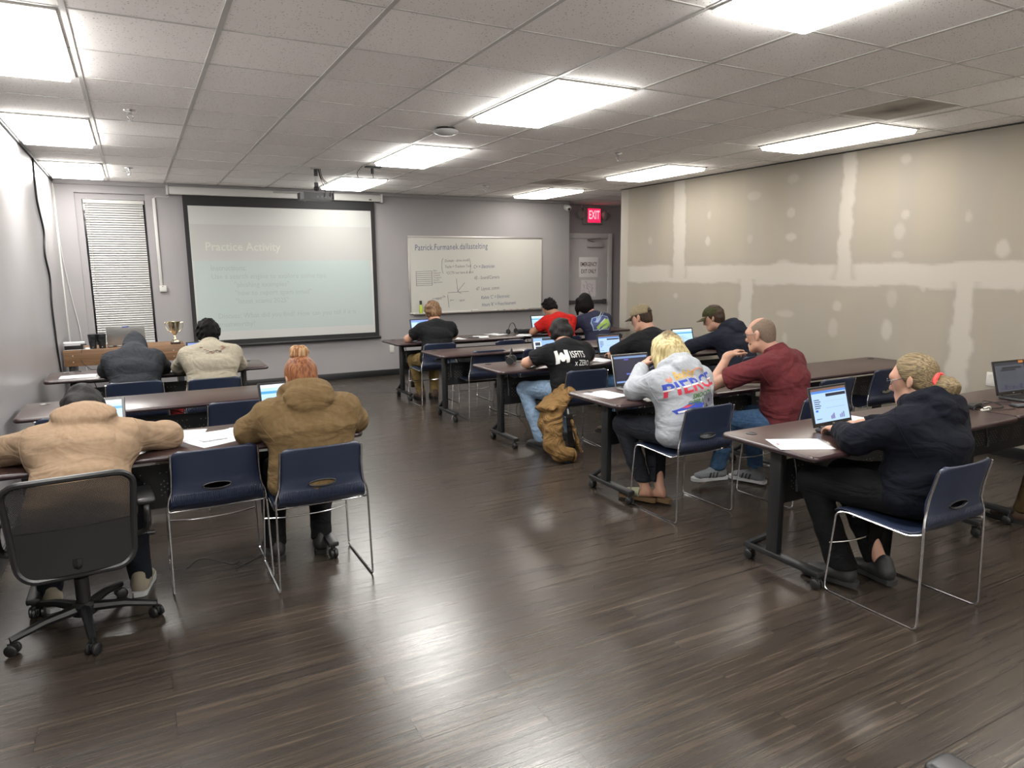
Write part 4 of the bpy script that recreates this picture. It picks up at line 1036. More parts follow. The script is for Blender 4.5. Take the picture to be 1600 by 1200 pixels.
laptop((.78, 4.30, Zt), math.radians(2), 'black laptop with a white and blue page in front of the red-haired woman', page='doc', w=.36, h=.23)
laptop((.565, 7.42, Zt), 0, 'black laptop with blue screen in front of the beige shirt', page='blue', w=.34, h=.215)
laptop((-.255, 4.34, Zt), math.radians(-3), 'black laptop with a pale teal page beside the bowed head', page='doc', w=.30, h=.215, tilt=112)
# desk laptop seen from behind
t = laptop((-.135, 9.42, DZT+.0008), PI, 'silver laptop standing open on the front desk, seen from behind', shell=M_silver, page='doc', w=.40, h=.235, d=.24, tilt=100)
f = MB(); a = math.radians(100); T = facing((0, .004, .018), (1, 0, 0), (0, -math.cos(a), math.sin(a)))
f.box((0, .222, -.0085), (.07, .012, .001), T=T); f.build('blue_tag', mat('blue_tag', '#2f5fc0', .5), t)

# ------------------------------------------------------------------ papers
def sheet(x, y, rz, label, w=.216, h=.28, lines=10, z=Zt, curl=0., logo=False, grp='loose printed sheets on the tables'):
    t = thing('sheet_of_paper', label, 'paper', (x, y, z), math.radians(rz), grp)
    nz = 10
    def S(u, v):
        return ((u-.5)*w, (v-.5)*h, .0006+curl*max(0, v-.55)**2*4+curl*.3*max(0, .3-u))
    f = MB(); f.grid(S, nz, nz); o = f.build('page', M_paper, t)
    md = o.modifiers.new('thickness', 'SOLIDIFY'); md.thickness = .0006; md.offset = -1
    f = MB(); r = random.Random(int(abs(x*100+y*10)))
    for k in range(lines):
        v = .82-.68*k/max(1, lines-1); u0, u1 = .12, .5+.38*r.random()
        if k % 5 == 4: continue
        p = [S(u0, v), S(u1, v), S(u1, v+.012), S(u0, v+.012)]
        f.add([(a, b, c+.0006) for a, b, c in p], [(0, 1, 2, 3)])
    if logo:
        f.add([(a, b, c+.0006) for a, b, c in (S(.42, .88), S(.56, .88), S(.56, .93), S(.42, .93))], [(0, 1, 2, 3)], 1)
    if lines: f.build('printing', [M_ink, mat('red_logo', '#a2545a', .7)], t)
    return t
sheet(2.955, 2.385, 62, 'printed white sheet with a small logo on the nearest right table corner', logo=True, lines=14)
sheet(3.72, 2.55, 10, 'white sheet behind the typing hands of the ponytailed woman', lines=6)
sheet(2.945, 4.06, 8, 'white sheet on the table corner beside the silver-edged laptop', lines=8, logo=True)
sheet(4.40, 8.68, 20, 'white sheet at the far edge of the front right table', lines=5)
sheet(4.06, 8.47, -25, 'white sheet in the middle of the front right table', lines=5)
sheet(3.66, 8.42, 0, 'white sheet beside the elbow of the front student in black tee', lines=4)
sheet(4.68, 8.36, -40, 'white sheet near the black headset and pouch', lines=4)
sheet(3.42, 5.82, 30, 'white sheet under the headset cable by the lettered black tee', lines=5)
sheet(4.02, 5.66, 15, 'white sheet beside the laptop of the man in the tan cap', lines=6)
sheet(-.505, 7.18, 90, 'white sheet on the front left table beside the dark hood', lines=4)
sheet(.235, 7.11, 70, 'white sheet between the dark hood and the beige shirt', lines=0)
sheet(.17, 4.23, -12, 'white sheet beside the tan sleeve on the nearest left table', lines=4)
sheet(.33, 4.02, -65, 'curled white packet of printed pages, the lower sheet of the pile by the empty chair', lines=8, curl=.03)
sheet(.37, 4.13, -80, 'top printed sheet of the pile on the nearest left table', lines=10, z=Zt+.004, curl=.02)
sheet(4.36, 3.80, -30, 'white sheet under the forearm of the man in maroon', lines=4)
sheet(-.62, 9.42, 90, 'white sheet hanging over the wood desk below the flat box', lines=0, z=DZT+.0008)

# ------------------------------------------------------------------ headsets, pouch, phone, cables, power strips
M_foam = mat('headset_foam', '#17171a', .9)
def headset(loc, rz, label):
    t = thing('headset', label, 'headset', loc, math.radians(rz), 'headsets on the tables')
    f = MB(); f.tube([(.08*math.cos(a), .02*math.sin(a*2)*.3, .05+.105*math.sin(a)) for a in [PI*k/18 for k in range(19)]], .006, 8); f.build('headband', M_black, t)
    for s in (-1, 1):
        f = MB(); f.lathe([(0, -.016), (.032, -.016), (.036, -.006), (.036, .006), (.03, .014), (0, .016)], 20, (s*.08, 0, .037), ax='X'); f.build('ear_cushion', M_foam, t)
    f = MB(); f.tube(path([(-.08, -.02, .03), (-.09, -.08, .03), (-.06, -.13, .03)]), .003, 6); f.sphere((-.055, -.135, .03), (.012, .01, .01)); f.build('microphone_boom', M_black, t)
    f = MB(); f.tube(path([(.08, 0, .006), (.13, -.05, .004), (.1, -.14, .004), (.18, -.2, .004), (.3, -.15, .004)]), .003, 6); f.build('headset_cable', M_black, t)
headset((4.62, 8.62, Zt), 20, 'black headset on the front right table beside a dark pouch')
headset((3.14, 5.88, Zt), 50, 'black headset standing up on the table corner by the lettered black tee')
f = MB(); f.box((4.80, 8.60, TT+.032), (.20, .09, .06), bev=.028, rot=math.radians(-8), seg=4); o = tag(f.build('fabric_pouch', M_foam), 'soft black pouch lying beside the headset on the front right table', 'pouch')
f = MB(); f.tube([(4.71, 8.62, TT+.05), (4.80, 8.605, TT+.0635), (4.89, 8.59, TT+.05)], .003, 6); f.build('zip', M_steel, o)
t = thing('phone', 'black phone on the front right table beside the black tee', 'phone', (3.92, 8.40, Zt), math.radians(60))
f = MB(); f.box((0, 0, .005), (.07, .14, .009), bev=.004); f.build('phone_body', M_black, t); f = MB(); f.box((0, 0, .0098), (.062, .13, .0006)); f.build('phone_glass', mat('phone_glass', '#08080a', .08), t)
t = thing('phone', 'dark phone lying in front of the dimmed laptop at the right edge', 'phone', (4.98, 2.33, Zt), math.radians(70))
f = MB(); f.box((0, 0, .007), (.075, .15, .012), bev=.005); f.build('phone_body', M_black, t); f = MB(); f.box((0, 0, .0135), (.06, .12, .0008)); f.build('phone_glass', mat('phone_glass_grey', '#6f7278', .2), t)
def cable(pts, label, r=.0035, m=None, n=8, grp=None):
    f = MB(); f.tube(path(pts, n), r, 6); return tag(f.build('power_cable', m or M_blackm), label, 'cable', grp)
z = TT+.005
cable([(4.62, 2.50, z), (4.75, 2.46, z), (4.88, 2.52, z+.01), (4.92, 2.44, z), (4.80, 2.37, z), (4.70, 2.43, z), (4.84, 2.50, z), (5.0, 2.43, z+.008), (4.94, 2.36, z), (5.05, 2.28, z), (5.3, 2.22, z)], 'tangle of black cable on the table at the right edge')
cable([(4.56, 2.41, z), (4.66, 2.44, z+.02), (4.72, 2.40, z), (4.68, 2.36, z), (4.80, 2.31, z), (4.89, 2.33, z)], 'thin black usb cable with a white plug beside the tangle', r=.0025)
f = MB(); f.box((4.66, 2.465, TT+.017), (.12, .055, .032), bev=.006, rot=math.radians(10)); tag(f.build('power_adapter', M_black), 'black laptop power adapter behind the ponytailed woman', 'power adapter')
f = MB(); f.tube(path([(4.58, 2.36, z+.02), (4.60, 2.34, z+.03), (4.63, 2.35, z+.01), (4.60, 2.38, z), (4.64, 2.40, z)]), .006, 6); tag(f.build('cream_clip', M_cream), 'small cream cable clip on the table by the tangle', 'cable clip')
cable([(.05, 7.25, z), (.10, 7.33, z+.02), (.16, 7.28, z), (.12, 7.20, z), (.20, 7.26, z+.01), (.30, 7.36, z), (.36, 7.30, z)], 'coiled black cable on the table between dark hood and beige shirt')
f = MB(); f.box((.16, 7.38, TT+.018), (.16, .08, .034), bev=.008, rot=math.radians(-12)); tag(f.build('power_adapter', M_black), 'black power adapter on the front left table between two students', 'power adapter')
cable([(-.58, 9.24, DZT+.03), (-.60, 9.235, .66), (-.50, 8.9, .60), (-.42, 7.60, z), (-.30, 7.5, z)], 'thin black cable drooping from the desk to the front left table', r=.003)
cable([(-.40, 9.3, DZT+.006), (-.385, 9.236, .70), (-.39, 9.1, .58), (-.48, 8.4, .62), (-.55, 7.58, z), (-.5, 7.5, z)], 'second black cable drooping off the desk panel beside the speakers', r=.004)
for x, y, lab in ((2.98, 8.75, 'black cord hanging under the frontmost right table leg'), (3.20, 6.0, 'black cord hanging under the table of the lettered black tee')):
    cable([(x+.05, y, .66), (x+.09, y-.03, .45), (x+.03, y-.05, .25), (x+.12, y-.1, .08), (x+.06, y-.16, .01), (x+.2, y-.3, .006)], lab)
t = thing('power_brick', 'black power brick hanging near the front table leg', 'power adapter', (3.13, 8.62, .16)); f = MB(); f.box((0, 0, 0), (.05, .05, .08), bev=.006); f.build('brick', M_black, t)
f = MB(); f.tube(path([(0, 0, .04), (-.02, .04, .2), (-.06, .1, .35), (-.08, .1, .5)]), .004, 6); f.build('lead', M_blackm, t)
cable([(.12, 4.1, .012), (.2, 4.12, .05), (.3, 4.1, .02), (.36, 4.06, .006), (.40, 4.02, .03), (.37, 4.0, .006), (.5, 4.1, .006), (.62, 4.2, .006)], 'looped black cable on the floor under the foreground empty chair')
for k, (x, y) in enumerate(((-.55, 7.45), (-.40, 7.40))):
    cable([(x, y, .66), (x+.05, y-.02, .5), (x+.12, y+.02, .42), (x+.18, y, .5), (x+.16, y-.03, .3), (x+.05, y, .1), (x+.1, y, .006)], ('looping black cord under the left end of the front left table', 'second looping cord under the front left table nearer the middle')[k])

# ------------------------------------------------------------------ things on the front desk
t = thing('flat_device', 'flat white device box on the left end of the wood desk', 'device', (-.665, 9.42, DZT+.05), math.radians(4))
f = MB(); f.prism(rrect(.21, .2, .02), .0, .03); f.build('case', mat('device_white', '#e3e4e6', .35), t)
f = MB(); f.box((.09, -.09, .008), (.06, .03, .014), bev=.003); f.build('cable_end', M_black, t)
f = MB(); f.bx(-.76, -.58, 9.36, 9.5, DZT+.001, DZT+.0495, bev=.003); tag(f.build('dark_box', M_black), 'black box under the flat white device on the wood desk', 'box')
for x, lab in ((-.478, 'left black desktop speaker on the wood desk'), (-.385, 'right black desktop speaker on the wood desk')):
    t = thing('desktop_speaker', lab, 'speaker', (x, 9.36, DZT+.001), 0, 'pair of desktop speakers')
    f = MB(); f.grid(lambda u, v: ((.034+.012*v)*math.cos(2*PI*u), (.036+.012*v)*math.sin(2*PI*u), .165*v), 24, 6); f.lathe([(0, 0), (.034, 0)], 24); f.lathe([(.046, .165), (.03, .172), (0, .172)], 24); f.build('cabinet', mat('speaker_black', '#1d1f24', .5), t)
    f = MB(); f.lathe([(0, 0), (.022, .0), (.03, .006), (.03, .008), (.02, .003), (0, .003)], 18, (0, -.042, .11), ax='Y'); f.build('driver', M_foam, t)
    f = MB(); f.sphere((0, -.037, .02), .005, 8); f.build('power_light', M_cream, t)
t = thing('trophy_cup', 'gold two-handled trophy cup on a small base on the wood desk', 'trophy', (.385, 9.42, DZT+.001))
M_gold = mat('gold', '#d6cdb2', .22, metal=1.)
f = MB(); f.bx(-.055, .055, -.05, .05, 0, .028, bev=.004); f.build('base', mat('trophy_base', '#3a2b22', .4), t)
f = MB(); f.lathe([(.0, .028), (.05, .028), (.045, .045), (.018, .06), (.012, .085), (.02, .095), (.012, .105), (.03, .13), (.055, .18), (.068, .24), (.07, .268), (.072, .272), (.066, .27), (.062, .235), (.05, .18), (.02, .13), (0, .12)], 28); f.build('cup', M_gold, t)
for s in (-1, 1):
    f = MB(); f.tube(path([(s*.066, 0, .25), (s*.095, 0, .262), (s*.10, 0, .235), (s*.085, 0, .19), (s*.06, 0, .155), (s*.04, 0, .15)]), .006, 8); f.build('handle', M_gold, t)

# ------------------------------------------------------------------ bags under the left tables
M_red = mat('red_nylon', '#b3262b', .7, bump=.2, bscale=80)
t = thing('backpack', 'red backpack standing under the front left table between two chairs', 'backpack', (.20, 7.22, 0))
V_, F_ = sdf_mesh([ec((0, 0, .06), (0, 0, .36), (1, 0, 0), (.17, .10), (.14, .09), cap=.8), el((0, -.10, .16), np.eye(3), (.12, .06, .11), k=.03)], .015, disp=folds(.006, 22, 4))
np_obj('bag_body', V_-A(0, 0, V_[:, 2].min()), F_, M_red, t)
f = MB(); f.tube(path([(-.04, .02, .42), (-.03, .02, .47), (.03, .02, .47), (.04, .02, .42)]), .008, 8); f.build('grab_handle', M_black, t)
f = MB(); f.tube(path([(-.13, -.07, .33), (0, -.105, .38), (.13, -.07, .33)]), .004, 6); f.build('zip', M_black, t)
t = thing('backpack', 'dark blue bag on the floor under the middle left table', 'backpack', (.62, 5.68, 0))
V_, F_ = sdf_mesh([ec((-.1, 0, .12), (.1, 0, .13), (0, 1, 0), (.12, .11), (.12, .12), cap=.8), el((0, -.02, .2), np.eye(3), (.12, .09, .1), k=.04)], .015, disp=folds(.008, 20, 9))
np_obj('bag_body', V_-A(0, 0, V_[:, 2].min()), F_, mat('blue_nylon', '#2a4a78', .7), t)
f = MB(); f.tube(path([(-.06, -.08, .28), (0, -.12, .33), (.06, -.08, .28)]), .010, 8); f.build('strap', M_blackm, t)
# ------------------------------------------------------------------ people
def fabric(name, c, c2=None, bump=.25, rough=.92, wr=.42, ws=4.2):
    m = mat(name, c, rough, spec=.15, col2=c2 or c, nscale=45., bump=bump, bscale=420.)
    nt = m.node_tree; L = nt.links; b = nt.nodes['Principled BSDF']; fine = b.inputs['Normal'].links[0].from_node
    tc = nd(nt, 'ShaderNodeTexCoord'); mp = nd(nt, 'ShaderNodeMapping'); mp.inputs['Rotation'].default_value = (.5, .3, .4); mp.inputs['Scale'].default_value = (1, 1, 1.9); L.new(tc.outputs['Object'], mp.inputs[0])
    n = nd(nt, 'ShaderNodeTexNoise', Scale=ws, Detail=2.5, Distortion=2.2, Roughness=.42); L.new(mp.outputs[0], n.inputs['Vector'])
    bp = nd(nt, 'ShaderNodeBump', Strength=wr, Distance=.06); L.new(n.outputs['Fac'], bp.inputs['Height']); L.new(bp.outputs[0], fine.inputs['Normal'])
    return m
def hairm(name, c, c2, st=(1, 1, .12), sc=90., rough=.62, spec=.25): return mat(name, c, rough, spec=spec, col2=c2, nscale=sc, nstretch=st, bump=.8, bscale=sc*1.3, bdist=.004, ramp=(.38, .62))
SKIN = mat('skin_light', '#c99b83', .55, col2='#bf8d76', nscale=14., spec=.35)
SKIN_TAN = mat('skin_tan', '#b58468', .55, col2='#a87659', nscale=14., spec=.35)
M_eyew = mat('eye_white', '#d8d4cf', .25); M_iris = mat('iris', '#3a2c22', .2); M_lip = mat('lips', '#a8665a', .5)
M_sole_w = mat('white_sole', '#d5d6d6', .6); M_sole_b = mat('black_sole', '#151515', .6)

def hand_prims(W, d, n, left, curl=(.25, .35, .3), spread=.10, thumb=.6, s=1.):
    """wrist W, finger direction d, palm-side normal n"""
    d = nrm(d); n = nrm(np.asarray(n)-d*(np.asarray(n)@d)); th = np.cross(n, d)*(1 if left else -1)
    P = [ec(W+d*.012*s, W+d*.078*s, th, (.031*s, .017*s), (.039*s, .0135*s), k=.014, cap=.9), rc(W-d*.03*s, W+d*.02*s, .026*s, .024*s, k=.02)]
    for i, (o, L, r, dz) in enumerate(((.030, .070, .0085, .082), (.0105, .079, .0088, .087), (-.0095, .073, .0085, .084), (-.028, .057, .0075, .076))):
        p = W+d*dz*s+th*o*s; a = 0.; f = nrm(d+th*(o*spread*40*.12))
        for j, (fr, c) in enumerate(((.46, curl[0]), (.30, curl[1]), (.24, curl[2]))):
            a += c*(1+.06*i); q = p+(f*math.cos(a)+n*math.sin(a))*L*fr*s
            P.append(rc(p, q, (r-.0006*j)*s, (r-.0006*(j+1))*s, k=.004)); p = q
    b = W+d*.022*s+th*.026*s+n*.004; t1 = nrm(d*.55+th*.75+n*.25); t2 = nrm(d*(.8+.1*thumb)+th*.35+n*.35*thumb)
    m = b+t1*.040*s; e = m+t2*.032*s
    P += [rc(b, m, .0125*s, .0105*s, k=.012), rc(m, e, .010*s, .0085*s, k=.004), rc(e, e+t2*.02*s+n*.004, .0085*s, .0075*s, k=.004)]
    return P

def head_prims(H, B, N, s=1.):
    R, F, U = B; hp = lambda x, y, z: H+(R*x+F*y+U*z)*s
    P = [el(hp(0, -.012, .028), B, (.076*s, .096*s, .090*s), k=.02), el(hp(0, .028, -.045), B, (.059*s, .066*s, .078*s), k=.04), el(hp(0, .045, .012), B, (.062*s, .045*s, .06*s), k=.03),
         rc(hp(-.012, .072, -.104), hp(.012, .072, -.104), .019*s, k=.035), rc(hp(-.045, .01, -.075), hp(-.02, .065, -.1), .022*s, .018*s, k=.03), rc(hp(.045, .01, -.075), hp(.02, .065, -.1), .022*s, .018*s, k=.03),
         rc(hp(0, .092, .012), hp(0, .114, -.032), .008*s, .0115*s, k=.018), rc(hp(-.011, .098, -.036), hp(.011, .098, -.036), .0085*s, k=.012),
         rc(hp(-.04, .082, .030), hp(.04, .082, .030), .010*s, k=.03), rc(hp(-.017, .092, -.066), hp(.017, .092, -.066), .0075*s, k=.012), rc(hp(-.014, .089, -.077), hp(.014, .089, -.077), .0078*s, k=.012),
         el(hp(-.032, .094, .006), B, (.014*s, .012*s, .010*s), k=.012, sub=True), el(hp(.032, .094, .006), B, (.014*s, .012*s, .010*s), k=.012, sub=True)]
    for q in (-1, 1):
        P += [el(hp(q*.079, -.012, .002), np.array([nrm(R+F*q*.35), nrm(F-R*q*.35), U]), (.008*s, .020*s, .033*s), k=.010), rc(hp(q*.078, -.006, -.022), hp(q*.078, -.004, -.03), .008*s, k=.008)]
    P += [rc(N-(N-H)*-.0, hp(0, -.032, -.065), .058*s, .052*s, k=.04), rc(N*.55+hp(0, 0, -.09)*.45, hp(0, -.008, -.075), .052*s, .047*s, k=.04)]
    return P, hp

def plane_keep(p, n): return (np.asarray(p, float), nrm(n))

PEOPLE = {}
EDGE = dict(P1=3.80, P2=3.80, P3=6.98, P4=6.98, P5=8.205, P6=8.205, P7=8.29, P8=5.455, P9=5.455, P10=5.49, P11=3.69, P12=3.69, P13=2.165, P14=2.19)
def rest(V, key):
    """arms lying on a table top are pressed flat where they touch it"""
    m = (V[:, 1] > EDGE[key]+.004) & (V[:, 2] > TT-.07) & (V[:, 2] < TT+.0012); V[m, 2] = TT+.0012; return V
def person(key, label, hip, N, H, face=(0, 0, 0), byaw=0, sh=.185, g=1., arms=None, legs=None, top=None, pants=None, shoe=None, hair=None, skin=SKIN, seat=.45, step=.018, fine_head=True, fine_hand=(), depthg=None, hs=1., groupz=None, belly=0., twist=0):
    hip = A(hip[0], hip[1], seat+.088*min(g, 1.15)); N = A(*N); H = A(*H); dg = depthg or g
    yb = math.radians(byaw); fwd = A(-math.sin(yb), math.cos(yb), 0); side = A(math.cos(yb), math.sin(yb), 0); UP = A(0, 0, 1.)
    ys = math.radians(byaw+twist); ss = A(math.cos(ys), math.sin(ys), 0); sfw = A(-math.sin(ys), math.cos(ys), 0)
    ax = nrm(N-hip); bow = np.cross(side, ax); bow = bow if bow[1]*fwd[1]+bow[0]*fwd[0] < 0 else -bow
    ctl = (hip+N)/2+nrm(bow)*.055
    Q = lambda t: hip*(1-t)**2+ctl*2*t*(1-t)+N*t*t
    lat = lambda t: nrm(side*(1-t)+ss*t)
    WD = [(0, .168, .118), (.3, .150, .112), (.6, .163, .118), (.86, .140, .090)]
    def torso(d, k=.06, lowext=.0):
        P = [ec(Q(0)-UP*lowext, Q(.12), side, (.172*g+d, .125*dg+d), (.166*g+d, .122*dg+d), k=k)]
        for (t0, w0, d0), (t1, w1, d1) in zip(WD, WD[1:]):
            P.append(ec(Q(t0), Q(t1), lat((t0+t1)/2), (w0*g+d, d0*dg+d), (w1*g+d, d1*dg+d), k=k))
        if belly: P.append(el(Q(.25)+fwd*.07*dg, np.array([side, fwd, UP]), (.15*g+d, .10*dg*belly+d, .13+d), k=.08))
        tl = nrm(Q(.95)-Q(.8))
        S = {q: N-tl*.070+ss*q*sh for q in (-1, 1)}
        for q in (-1, 1):
            P.append(rc(N-tl*.035-sfw*.01, S[q]-tl*.005, .058*(.6+.4*g)+d, .050*(.6+.4*g)+d, k=.07))
            P.append(ec(Q(.72)+lat(.7)*q*.06*g, S[q]-tl*.06, nrm(tl), (.068+d, .072*dg+d), (.050+d, .052*dg+d), k=.05))
        return P, S
    body, S = torso(-.012)
    arms = arms or {}; legs = legs or {}
    hd, hp_dummy = None, None
    y, p, r = [math.radians(a) for a in face]
    F0 = A(-math.sin(y), math.cos(y), 0); R0 = A(math.cos(y), math.sin(y), 0)
    F = F0*math.cos(p)-UP*math.sin(p); U = UP*math.cos(p)+F0*math.sin(p); R = R0*math.cos(r)-U*math.sin(r); U = U*math.cos(r)+R0*math.sin(r)
    B = np.array([R, F, U])
    P, hp = head_prims(H, B, N, hs); body += P
    fine = []
    if fine_head: fine.append((H-A(.13, .13, .14), H+A(.13, .13, .14), .0075))
    ARM = {}
    for q, nm in ((-1, 'L'), (1, 'R')):
        a = arms.get(nm) or {}
        E = A(*a['e']); W = A(*a['w']); ARM[nm] = (S[q], E, W)
        ag = .55+.45*g
        body += [rc(S[q], E, .050*ag, .043*ag, k=.03), rc(E, W, .043*ag, .027, k=.02)]
        hd_ = A(*a['d']) if 'd' in a else W-E
        hn = A(*a.get('n', (0, 0, -1)))
        body += hand_prims(W+nrm(hd_)*.01, hd_, hn, q < 0, a.get('curl', (.3, .4, .3)), thumb=a.get('thumb', .6))
        if nm in fine_hand:
            c = W+nrm(hd_)*.08; fine.append((c-A(.1, .1, .1), c+A(.1, .1, .1), .0042))
        else:
            c = W+nrm(hd_)*.08; fine.append((c-A(.09, .09, .07), c+A(.09, .09, .07), .009))
    LEG = {}
    for q, nm in ((-1, 'L'), (1, 'R')):
        a = legs.get(nm) or {}
        hj = hip+side*q*.092*g; K = A(*a['k']) if 'k' in a else hj+fwd*.42+side*q*.05+A(0, 0, -.025)
        An = A(*a['a']) if 'a' in a else A(K[0], K[1], 0)+fwd*-.02+A(0, 0, .085)
        LEG[nm] = (hj, K, An); fd = a.get('f', byaw); fy = math.radians(fd); fd = A(-math.sin(fy), math.cos(fy), 0)
        body += [rc(hj, K, .076, .056, k=.04), rc(K, K*.6+An*.4, .054, .050, k=.03), rc(K*.6+An*.4, An, .050, .034, k=.03), ec(An+A(0, 0, -.03)-fd*.03, An*A(1, 1, 0)+A(0, 0, .04)+fd*.13, np.cross(fd, UP), (.030, .028), (.034, .018), k=.03)]
    org = A(hip[0], hip[1], 0)
    Vb, Fb = sdf_mesh(body, step, fine); Vb = rest(Vb, key)
    root = np_obj('person', Vb, Fb, skin, None, org); root.location = org
    tag(root, label, 'person', None)
    rel = lambda m: m   # children live in the root's local frame
    # ---- eyes, lips
    if fine_head:
        for q in (-1, 1):
            e = MB(); c = hp(q*.032, .0835, .006)-org; e.sphere(c, .0115*hs, 12); c2 = hp(q*.032, .0915, .0055)-org; e.sphere(c2, .0052*hs, 10, 1); e.build('eye', [M_eyew, M_iris], root)
        e = MB()
        for q in (-1, 1): e.tube([hp(q*.016, .094, .033)-org, hp(q*.034, .092, .038)-org, hp(q*.052, .078, .031)-org], [.003, .0042, .002], 6)
        e.build('eyebrows', hair['mat'] if hair else M_black, root)
    # ---- trousers
    pm = pants['mat']; pg = pants.get('g', 1.)
    P = [ec(Q(0)-UP*.005, Q(.16), side, (.178*g, .128*dg), (.172*g, .124*dg), k=.05)]
    for nm, (hj, K, An) in LEG.items():
        M_ = K*.45+An*.55
        P += [rc(hj, hj*.5+K*.5, .094*(.6+.4*g)*pg, .086*pg, k=.03), rc(hj*.5+K*.5, K, .086*pg, .070*pg, k=.03), rc(K, M_, .069*pg, .062*pg, k=.03), rc(M_, An+(An-M_)*.1, .062*pg, pants.get('cuff', .058)*pg, k=.02)]
    cz = pants.get('hem', .07)
    Vp, Fp = sdf_mesh(P, step*.8, disp=folds(pants.get('amp', .008), 42, sum(map(ord, key)) % 97, .7), cuts=[(A(0, 0, cz), A(0, 0, -1)), (A(0, 0, seat+.004), A(0, 0, -1))] if False else [(A(0, 0, cz), A(0, 0, -1))])
    # flatten against the seat
    m = (Vp[:, 2] < seat+.004) & (np.hypot(Vp[:, 0]-hip[0], Vp[:, 1]-hip[1]) < .21); Vp[m, 2] = seat+.004
    np_obj('trousers', Vp, Fp, pm, root, org)
    # ---- shoes
    for q, nm in ((-1, 'L'), (1, 'R')):
        a = legs.get(nm) or {}; An = LEG[nm][2]; fy = math.radians(a.get('f', byaw)); fd = A(-math.sin(fy), math.cos(fy), 0); sd = A(math.cos(fy), math.sin(fy), 0)
        z0 = max(0., An[2]-.085); g0 = An*A(1, 1, 0)+A(0, 0, z0)
        st = shoe.get('type', 'sneaker'); P = []
        if st == 'clog':
            P = [ec(g0+fd*.03+A(0, 0, .05), g0+fd*.15+A(0, 0, .04), sd, (.050, .038), (.048, .026), k=.03, cuts=[plane_keep(g0+fd*.035, -fd)])]
        else:
            P = [ec(g0-fd*.05+A(0, 0, .045), g0+fd*.04+A(0, 0, .05), sd, (.037, .04), (.042, .045), k=.03), ec(g0+fd*.04+A(0, 0, .05), g0+fd*.165+A(0, 0, .035), sd, (.042, .042), (.044, .024), k=.03), rc(g0-fd*.02+A(0, 0, .06), g0-fd*.015+A(0, 0, .10), .044, .043, k=.03)]
        Vs, Fs = sdf_mesh(P, .009, cuts=[(g0+A(0, 0, .016), A(0, 0, -1))], pad=.02)
        sh_o = np_obj('shoe', Vs, Fs, shoe['mat'], root, org)
        f = MB(); out = [(-.085, .022), (-.07, .036), (0, .038), (.06, .041), (.13, .048), (.18, .042), (.205, .022), (.212, 0)]
        poly = [(b, a_) for a_, b in out]+[(-b, a_) for a_, b in out[::-1][1:]]
        poly = [(x, y_) for x, y_ in poly]
        T = Matrix(((sd[0], fd[0], 0, g0[0]-org[0]), (sd[1], fd[1], 0, g0[1]-org[1]), (0, 0, 1, g0[2]), (0, 0, 0, 1)))
        f.prism(poly, .001, .026, T=T, smooth=True); f.build('sole', shoe.get('sole', M_sole_b), sh_o, ang=35)
        if shoe.get('stripes'):
            f = MB()
            for qq in (-1, 1):
                for k in range(3):
                    y_ = .025+.028*k; x0 = qq*(.0500 if k < 2 else .0515)
                    f.add([(x0, y_, .028), (x0, y_+.013, .028), (x0*.93, y_-.012+.013, .068), (x0*.93, y_-.012, .068)], [(0, 1, 2, 3)], 0, False, T)
            f.build('side_stripes', M_sole_b, sh_o)
        if st == 'sneaker' and shoe.get('laces', True):
            f = MB()
            for k in range(4):
                y_ = .05+.022*k; z_ = .092-.0105*k-.0; f.tube([(-.022, y_, z_-.004), (0, y_+.004, z_+.002), (.022, y_, z_-.004)], .003, 5, T=T)
            f.build('laces', shoe.get('lacem', M_black), sh_o)
    # ---- top garment
    ty = top['type']; d = top.get('d', {'tee': .012, 'polo': .014, 'hoodie': .024, 'shirt': .018}[ty]); tm = top['mat']
    P, _ = torso(d, lowext=.02)
    ag = .55+.45*g
    cuts_c = []
    for nm, (S_, E, W) in ARM.items():
        if ty in ('tee', 'polo'):
            fr = top.get('sl', .68); C = S_+(E-S_)*fr; dr = nrm(E-S_)
            P.append(rc(S_, C+dr*.05, .058*ag+d, .066*ag+d, k=.04, cuts=[plane_keep(C, dr)]))
        else:
            fw = nrm(W-E)
            P += [rc(S_, E, .052*ag+d, .047*ag+d*.95, k=.04), rc(E, W+fw*.04, .050*ag+d*.9, .034+d*.55, k=.03, cuts=[plane_keep(W+fw*.0, fw)])]
    if top.get('hood') == 'down':
        tl = nrm(Q(1.)-Q(.8)); hw = top.get('hoodw', 1.)
        bk = nrm(-sfw-tl*(-sfw@tl))
        ring = [N+ss*.100*math.sin(a)*hw+bk*.085*math.cos(a)+tl*(.040+.018*math.cos(a)) for a in np.linspace(-2.4, 2.4, 15)]
        for i, (a, b) in enumerate(zip(ring, ring[1:])): P.append(rc(a, b, .036, .036, k=.014))
        e2 = nrm(tl-bk*.25); e3 = np.cross(ss, e2)
        P += [el(N+bk*.120-tl*.030, np.array([ss, e2, e3]), (.118*hw, .070, .036), k=.010), el(N+bk*.105+tl*.005, np.array([ss, e2, e3]), (.125*hw, .05, .05), k=.02)]
    neckR = .062
    V, Fc = None, None
    dis = folds(top.get('amp', .006)*1.5, top.get('f', 24)*1.9, (sum(map(ord, key)) % 89)+3, top.get('az', 1.6))
    if top.get('hood') == 'up':
        P += [el(hp(0, -.025, .03), B, (.102, .125, .118), k=.03, cuts=[plane_keep(hp(0, .055, 0), F)]), ec(N-nrm(N-H)*-.0, hp(0, -.03, -.05), ss, (.10, .09), (.098, .11), k=.05, cuts=[plane_keep(hp(0, .06, 0), F)]), rc(hp(0, -.10, .07), hp(0, -.125, .115), .05, .02, k=.06)]
    fz = []
